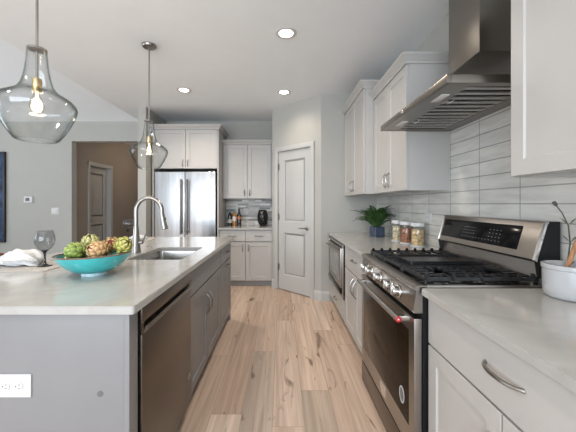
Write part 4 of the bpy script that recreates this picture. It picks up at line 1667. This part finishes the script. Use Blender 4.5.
napkin(-1.565, 1.755, GT + MATZ + 0.0006, 0.25, 0.16, 0.092, 'crumpled white linen napkin on the placemat next to the wine glass', True, 3)
napkin(-1.46, 2.98, GT + MATZ + 0.0006, 0.18, 0.10, 0.05, 'small white napkin on the placemat at the fridge end of the island', False, 8, 0.3)

# ------------------------------------------------------------------ things on the range wall worktops


def fern():
    c = Vector((1.095, 3.36, GT))
    t = thing('potted_fern', 'dark green fern in a square blue-grey pot', 'potted plant', c)
    mb = MB()
    w, h = 0.062, 0.110
    rot = 0.25
    q = Matrix.Translation(c) @ Matrix.Rotation(rot, 4, 'Z')
    mb.xf = q

    def sq(i, z):
        return [(x, y, z) for x, y in rounded_rect(-w + i, w - i, -w + i, w - i, 0.012, 3)]
    mb.loops([sq(0.004, 0), sq(0, 0.004), sq(0, h - 0.003), sq(0.003, h), sq(0.010, h), sq(0.012, h - 0.03)], True, False)
    obj('pot', mb, 'pot', t)
    mb = MB(q)
    mb.loops([sq(0.013, h - 0.028), sq(0.013, h - 0.012)], True, True)
    obj('soil', mb, 'soil', t)
    rnd = random.Random(11)
    mb = MB()
    for k in range(52):
        az = 2 * PI * k / 52 + rnd.uniform(-0.2, 0.2)
        el = rnd.uniform(0.75, 1.55)
        Ln = rnd.uniform(0.30, 0.43) * (0.8 + 0.2 * math.cos(el)) 
        dx, dy = math.cos(az), math.sin(az)
        pts = []
        n = 18
        x = y = 0.0
        z = h - 0.015
        r0 = rnd.uniform(0, 0.03)
        ang = el
        px, pz = r0, z
        for i in range(n + 1):
            pts.append(Vector((c.x + dx * px, c.y + dy * px, c.z + pz)))
            st = Ln / n
            px += st * math.cos(ang)
            pz += st * math.sin(ang)
            ang -= (0.085 + 0.04 * rnd.random()) * (0.15 + 1.45 * i / n)
        if any(p.x > XW - 0.03 for p in pts):
            pts = [p + Vector((-(max(q_.x for q_ in pts) - (XW - 0.03)) * (i / n), 0, 0)) for i, p in enumerate(pts)]
        for p in pts:
            p.z = max(p.z, GT + 0.01)
        mb.tube(pts, [0.0018 * (1 - 0.7 * i / n) for i in range(n + 1)], 4)
        side = Vector((-dy, dx, 0))
        for i in range(2, n):
            d = (pts[i + 1] - pts[i - 1]).normalized()
            up = side.cross(d)
            ll = 0.042 * math.sin(PI * (0.10 + 0.86 * (i / n) ** 0.8)) + 0.006
            for half in (0, 0.5):
                p = pts[i].lerp(pts[i + 1], half)
                for s in (-1, 1):
                    tip = p + side * s * ll + d * ll * 0.45 - Vector((0, 0, 0.15 * ll))
                    wv = d * 0.0065
                    m1 = p.lerp(tip, 0.45)
                    vs = [mb.v(p), mb.v(m1 - wv + up * 0.002), mb.v(tip), mb.v(m1 + wv + up * 0.002)]
                    mb.f(vs)
    o = obj('fronds', mb, 'fern', t, smooth=False)


fern()


def canister(x, y, m, label, seed):
    t = thing('glass_canister', label, 'canister', (x, y, GT), 'glass canisters on the range wall worktop')
    r, h = 0.056, 0.178
    mb = MB()
    prof = [(r - 0.004, 0.012), (r, 0.018), (r, h - 0.006), (r - 0.004, h)]
    inner = [(a - 0.003, b + (0.003 if k == 0 else 0)) for k, (a, b) in enumerate(prof)]
    mb.lathe(prof + inner[::-1] + [prof[0]], (x, y, GT), n=32, cap0=False, cap1=False)
    obj('glass_body', mb, 'jar', t, ang=60)
    mb = MB()
    mb.lathe([(0, 0.0), (r - 0.002, 0), (r + 0.001, 0.004), (r + 0.001, 0.013), (r - 0.003, 0.0145), (0, 0.0145)], (x, y, GT), n=32, cap0=False, cap1=False)
    obj('base_ring', mb, 'white', t)
    mb = MB()
    mb.lathe([(0, h - 0.003), (r - 0.001, h - 0.003), (r + 0.002, h), (r + 0.002, h + 0.026), (r - 0.002, h + 0.030), (0, h + 0.031)], (x, y, GT), n=32, cap0=False, cap1=False)
    obj('lid', mb, 'white', t)
    rnd = random.Random(seed)
    mb = MB()
    top = h - 0.03
    mb.lathe([(0, 0.0150), (r - 0.011, 0.0155), (r - 0.011, top - 0.012), (0, top - 0.006)], (x, y, GT), n=24, cap0=False, cap1=False)
    for _ in range(330):
        a = rnd.uniform(0, 2 * PI)
        if rnd.random() < 0.2:
            rad, zz = rnd.uniform(0, r - 0.012), top - 0.006
        else:
            rad, zz = r - 0.0105, rnd.uniform(0.022, top - 0.008)
        p = Vector((x + rad * math.cos(a), y + rad * math.sin(a), GT + zz))
        tang = Vector((-math.sin(a), math.cos(a), 0))
        dirn = (tang * rnd.uniform(-1, 1) + Vector((0, 0, rnd.uniform(-1, 1)))).normalized() * 0.008
        mb.tube([p - dirn, p + Vector((math.cos(a), math.sin(a), 0)) * 0.0015, p + dirn], 0.0036, 5)
    o = obj('contents', mb, m, t)
    o['kind'] = 'stuff'
    return t


canister(1.155, 2.92, 'pasta1', 'glass canister of pale pasta, the one nearest the fern', 1)
canister(1.165, 2.735, 'pasta2', 'glass canister of dark red-brown shapes, the middle one of three', 2)
canister(1.185, 2.56, 'pasta3', 'glass canister of golden pasta, the one nearest the range', 3)


def crock():
    c = Vector((1.138, 1.160, GT))
    t = thing('utensil_crock', 'white porcelain crock beside the range', 'crock', c)
    R_, h = 0.086, 0.132
    mb = MB()
    mb.lathe([(0.0, 0.004), (R_ - 0.022, 0.004), (R_ - 0.018, 0), (R_ - 0.012, 0.002), (R_ - 0.004, 0.012), (R_ - 0.001, 0.04), (R_, h - 0.020), (R_ + 0.003, h - 0.016), (R_ + 0.003, h - 0.003), (R_, h),
              (R_ - 0.007, h), (R_ - 0.010, h - 0.006), (R_ - 0.010, 0.02), (R_ - 0.02, 0.012), (0, 0.011)], c, n=48, cap0=False, cap1=False)
    obj('vessel', mb, 'porcelain', t)
    return c


cc = crock()


def utensil(p0, p1, label, m, kind):
    """stick from inside the crock up to a head"""
    t = thing('wooden_' + kind, label, 'utensil', p0, None)
    p0, p1 = Vector(p0), Vector(p1)
    d = (p1 - p0)
    mb = MB()
    mb.tube([p0, p0 + d * 0.5, p0 + d * 0.8, p1], [0.006, 0.0075, 0.008, 0.007], 10)
    obj('handle', mb, m, t)
    mb = MB()
    dn = d.normalized()
    L = 0.085
    pts = [p1 + dn * (L * s) for s in (-0.1, 0.1, 0.3, 0.55, 0.8, 0.95, 1.0)]
    mb.tube(pts, [0.007, 0.013, 0.024, 0.029, 0.025, 0.014, 0.004] if kind == 'spoon' else [0.007, 0.012, 0.022, 0.028, 0.031, 0.031, 0.029], 14, flat=0.28)
    obj('head', mb, m, t)


cb_ = Vector((cc.x, cc.y, GT + 0.016))
utensil((1.082, 1.155, GT + 0.016), (1.165, 1.150, 1.165), 'wooden spoon leaning in the white crock, nearest the range', 'wood', 'spoon')
utensil((1.100, 1.110, GT + 0.016), (1.170, 1.085, 1.140), 'pale wooden spatula leaning in the white crock', 'wood2', 'spatula')


def sprig():
    p = cb_ + Vector((0.02, 0.045, 0))
    t = thing('dried_sprig', 'dusty green budded sprig standing in the white crock', 'sprig', p)
    pts = [p, p + Vector((0.012, 0.002, 0.09)), Vector((1.176, 1.20, 1.125)), Vector((1.164, 1.195, 1.195)), Vector((1.135, 1.19, 1.245)), Vector((1.108, 1.19, 1.280))]
    mb = MB()
    mb.tube(pts, [0.0030, 0.0028, 0.0026, 0.0024, 0.0022, 0.0022], 8)
    obj('stalk', mb, 'sprig', t)
    mb = MB()
    a = Vector(pts[-1])
    dirn = (a - Vector(pts[-2])).normalized()
    mb.lathe([(0, -0.002), (0.005, 0.0), (0.0072, 0.008), (0.0066, 0.014), (0.0072, 0.018), (0.003, 0.019), (0, 0.017)], a - dirn * 0.004, dirn, 12, cap0=False, cap1=False)
    obj('bud', mb, 'sprig', t)
    mb = MB()
    rnd = random.Random(6)
    for (i, s) in ((2, 1), (2, -1), (3, 1), (3, -1), (1, 1)):
        b = Vector(pts[i])
        tip = b + Vector((0.028 * s, -0.01 * s, 0.035))
        m1 = b.lerp(tip, 0.5) + Vector((0, 0, 0.003))
        wv = Vector((0.3, 0.7, 0)).normalized() * 0.008
        mb.loops([[b, b, b, b], [m1 + wv, m1 + Vector((0, 0, 0.001)), m1 - wv, m1 - Vector((0, 0, 0.001))], [tip, tip, tip, tip]], False, False)
    obj('leaves', mb, 'sprig', t)


sprig()

# ------------------------------------------------------------------ bottles and vase on the back counter


def bottle(x, y, h, lab, glass, foil, label_mat, lz, lh, emblem=None):
    t = thing('wine_bottle', lab, 'bottle', (x, y, GT), 'bottles on the back counter')
    mb = MB()
    s = h / 0.30
    prof = [(0.0, 0.0), (0.033, 0.0), (0.036, 0.004), (0.036, 0.175 * s), (0.033, 0.195 * s), (0.018, 0.225 * s), (0.0145, 0.24 * s), (0.0145, 0.272 * s), (0, 0.272 * s)]
    mb.lathe(prof, (x, y, GT), n=24, cap0=False, cap1=False)
    obj('glass', mb, glass, t)
    mb = MB()
    mb.lathe([(0.0150, 0.238 * s), (0.0155, 0.24 * s), (0.0155, 0.296 * s), (0.0145, h), (0, h)], (x, y, GT), n=20, cap0=False, cap1=True)
    obj('foil_cap', mb, foil, t)
    mb = MB()
    n = 16
    rows = [[(x + 0.0366 * math.sin(a), y - 0.0366 * math.cos(a), GT + z) for a in [(-1.25 + 2.5 * k / n) for k in range(n + 1)]] for z in (lz, lz + lh)]
    mb.loops(rows, False, False, closed=False)
    obj('paper_label', mb, label_mat, t)


bottle(-0.862, 4.99, 0.285, 'dark bottle with a grey label, nearest the fridge panel', 'winedark', 'foil', 'mark', 0.05, 0.06)
bottle(-0.782, 4.955, 0.285, 'amber bottle with a white label, the middle one of three', 'amber', 'foil', 'labelw', 0.085, 0.075)
bottle(-0.708, 4.99, 0.29, 'dark bottle with an orange label, the one closest to the vase', 'winedark', 'winedark', 'darkred', 0.118, 0.035)

t = thing('ceramic_vase', 'black carved ceramic vase on the back counter', 'vase', (-0.31, 4.98, GT))
mb = MB()
rings = []
prof = [(0.045, 0), (0.050, 0.006), (0.074, 0.05), (0.086, 0.10), (0.090, 0.15), (0.084, 0.205), (0.066, 0.245), (0.045, 0.265), (0.038, 0.272), (0.032, 0.272), (0.032, 0.25)]
N = 48
sub = []
for (r0_, z0_), (r1_, z1_) in zip(prof, prof[1:]):
    for s in range(4):
        sub.append((r0_ + (r1_ - r0_) * s / 4, z0_ + (z1_ - z0_) * s / 4))
sub.append(prof[-1])
for i, (r, z) in enumerate(sub):
    ring = []
    for k in range(N):
        a = 2 * PI * k / N
        amp = 0.004 if 0.02 < z < 0.24 and i < len(sub) - 8 else 0
        rr_ = r + amp * math.sin(8 * a) * math.sin(z * 90)
        ring.append((-0.31 + rr_ * math.cos(a), 4.98 + rr_ * math.sin(a), GT + z))
    rings.append(ring)
mb.loops(rings)
obj('vessel', mb, 'vase', t, ang=60)
for s in (-1, 1):
    mb = MB()
    mb.tube([(-0.31 + s * 0.040, 4.98, GT + 0.262), (-0.31 + s * 0.062, 4.98, GT + 0.262), (-0.31 + s * 0.066, 4.98, GT + 0.240)], 0.008, 8)
    obj('lug', mb, 'vase', t)

S.cycles.caustics_reflective = False
S.cycles.caustics_refractive = False
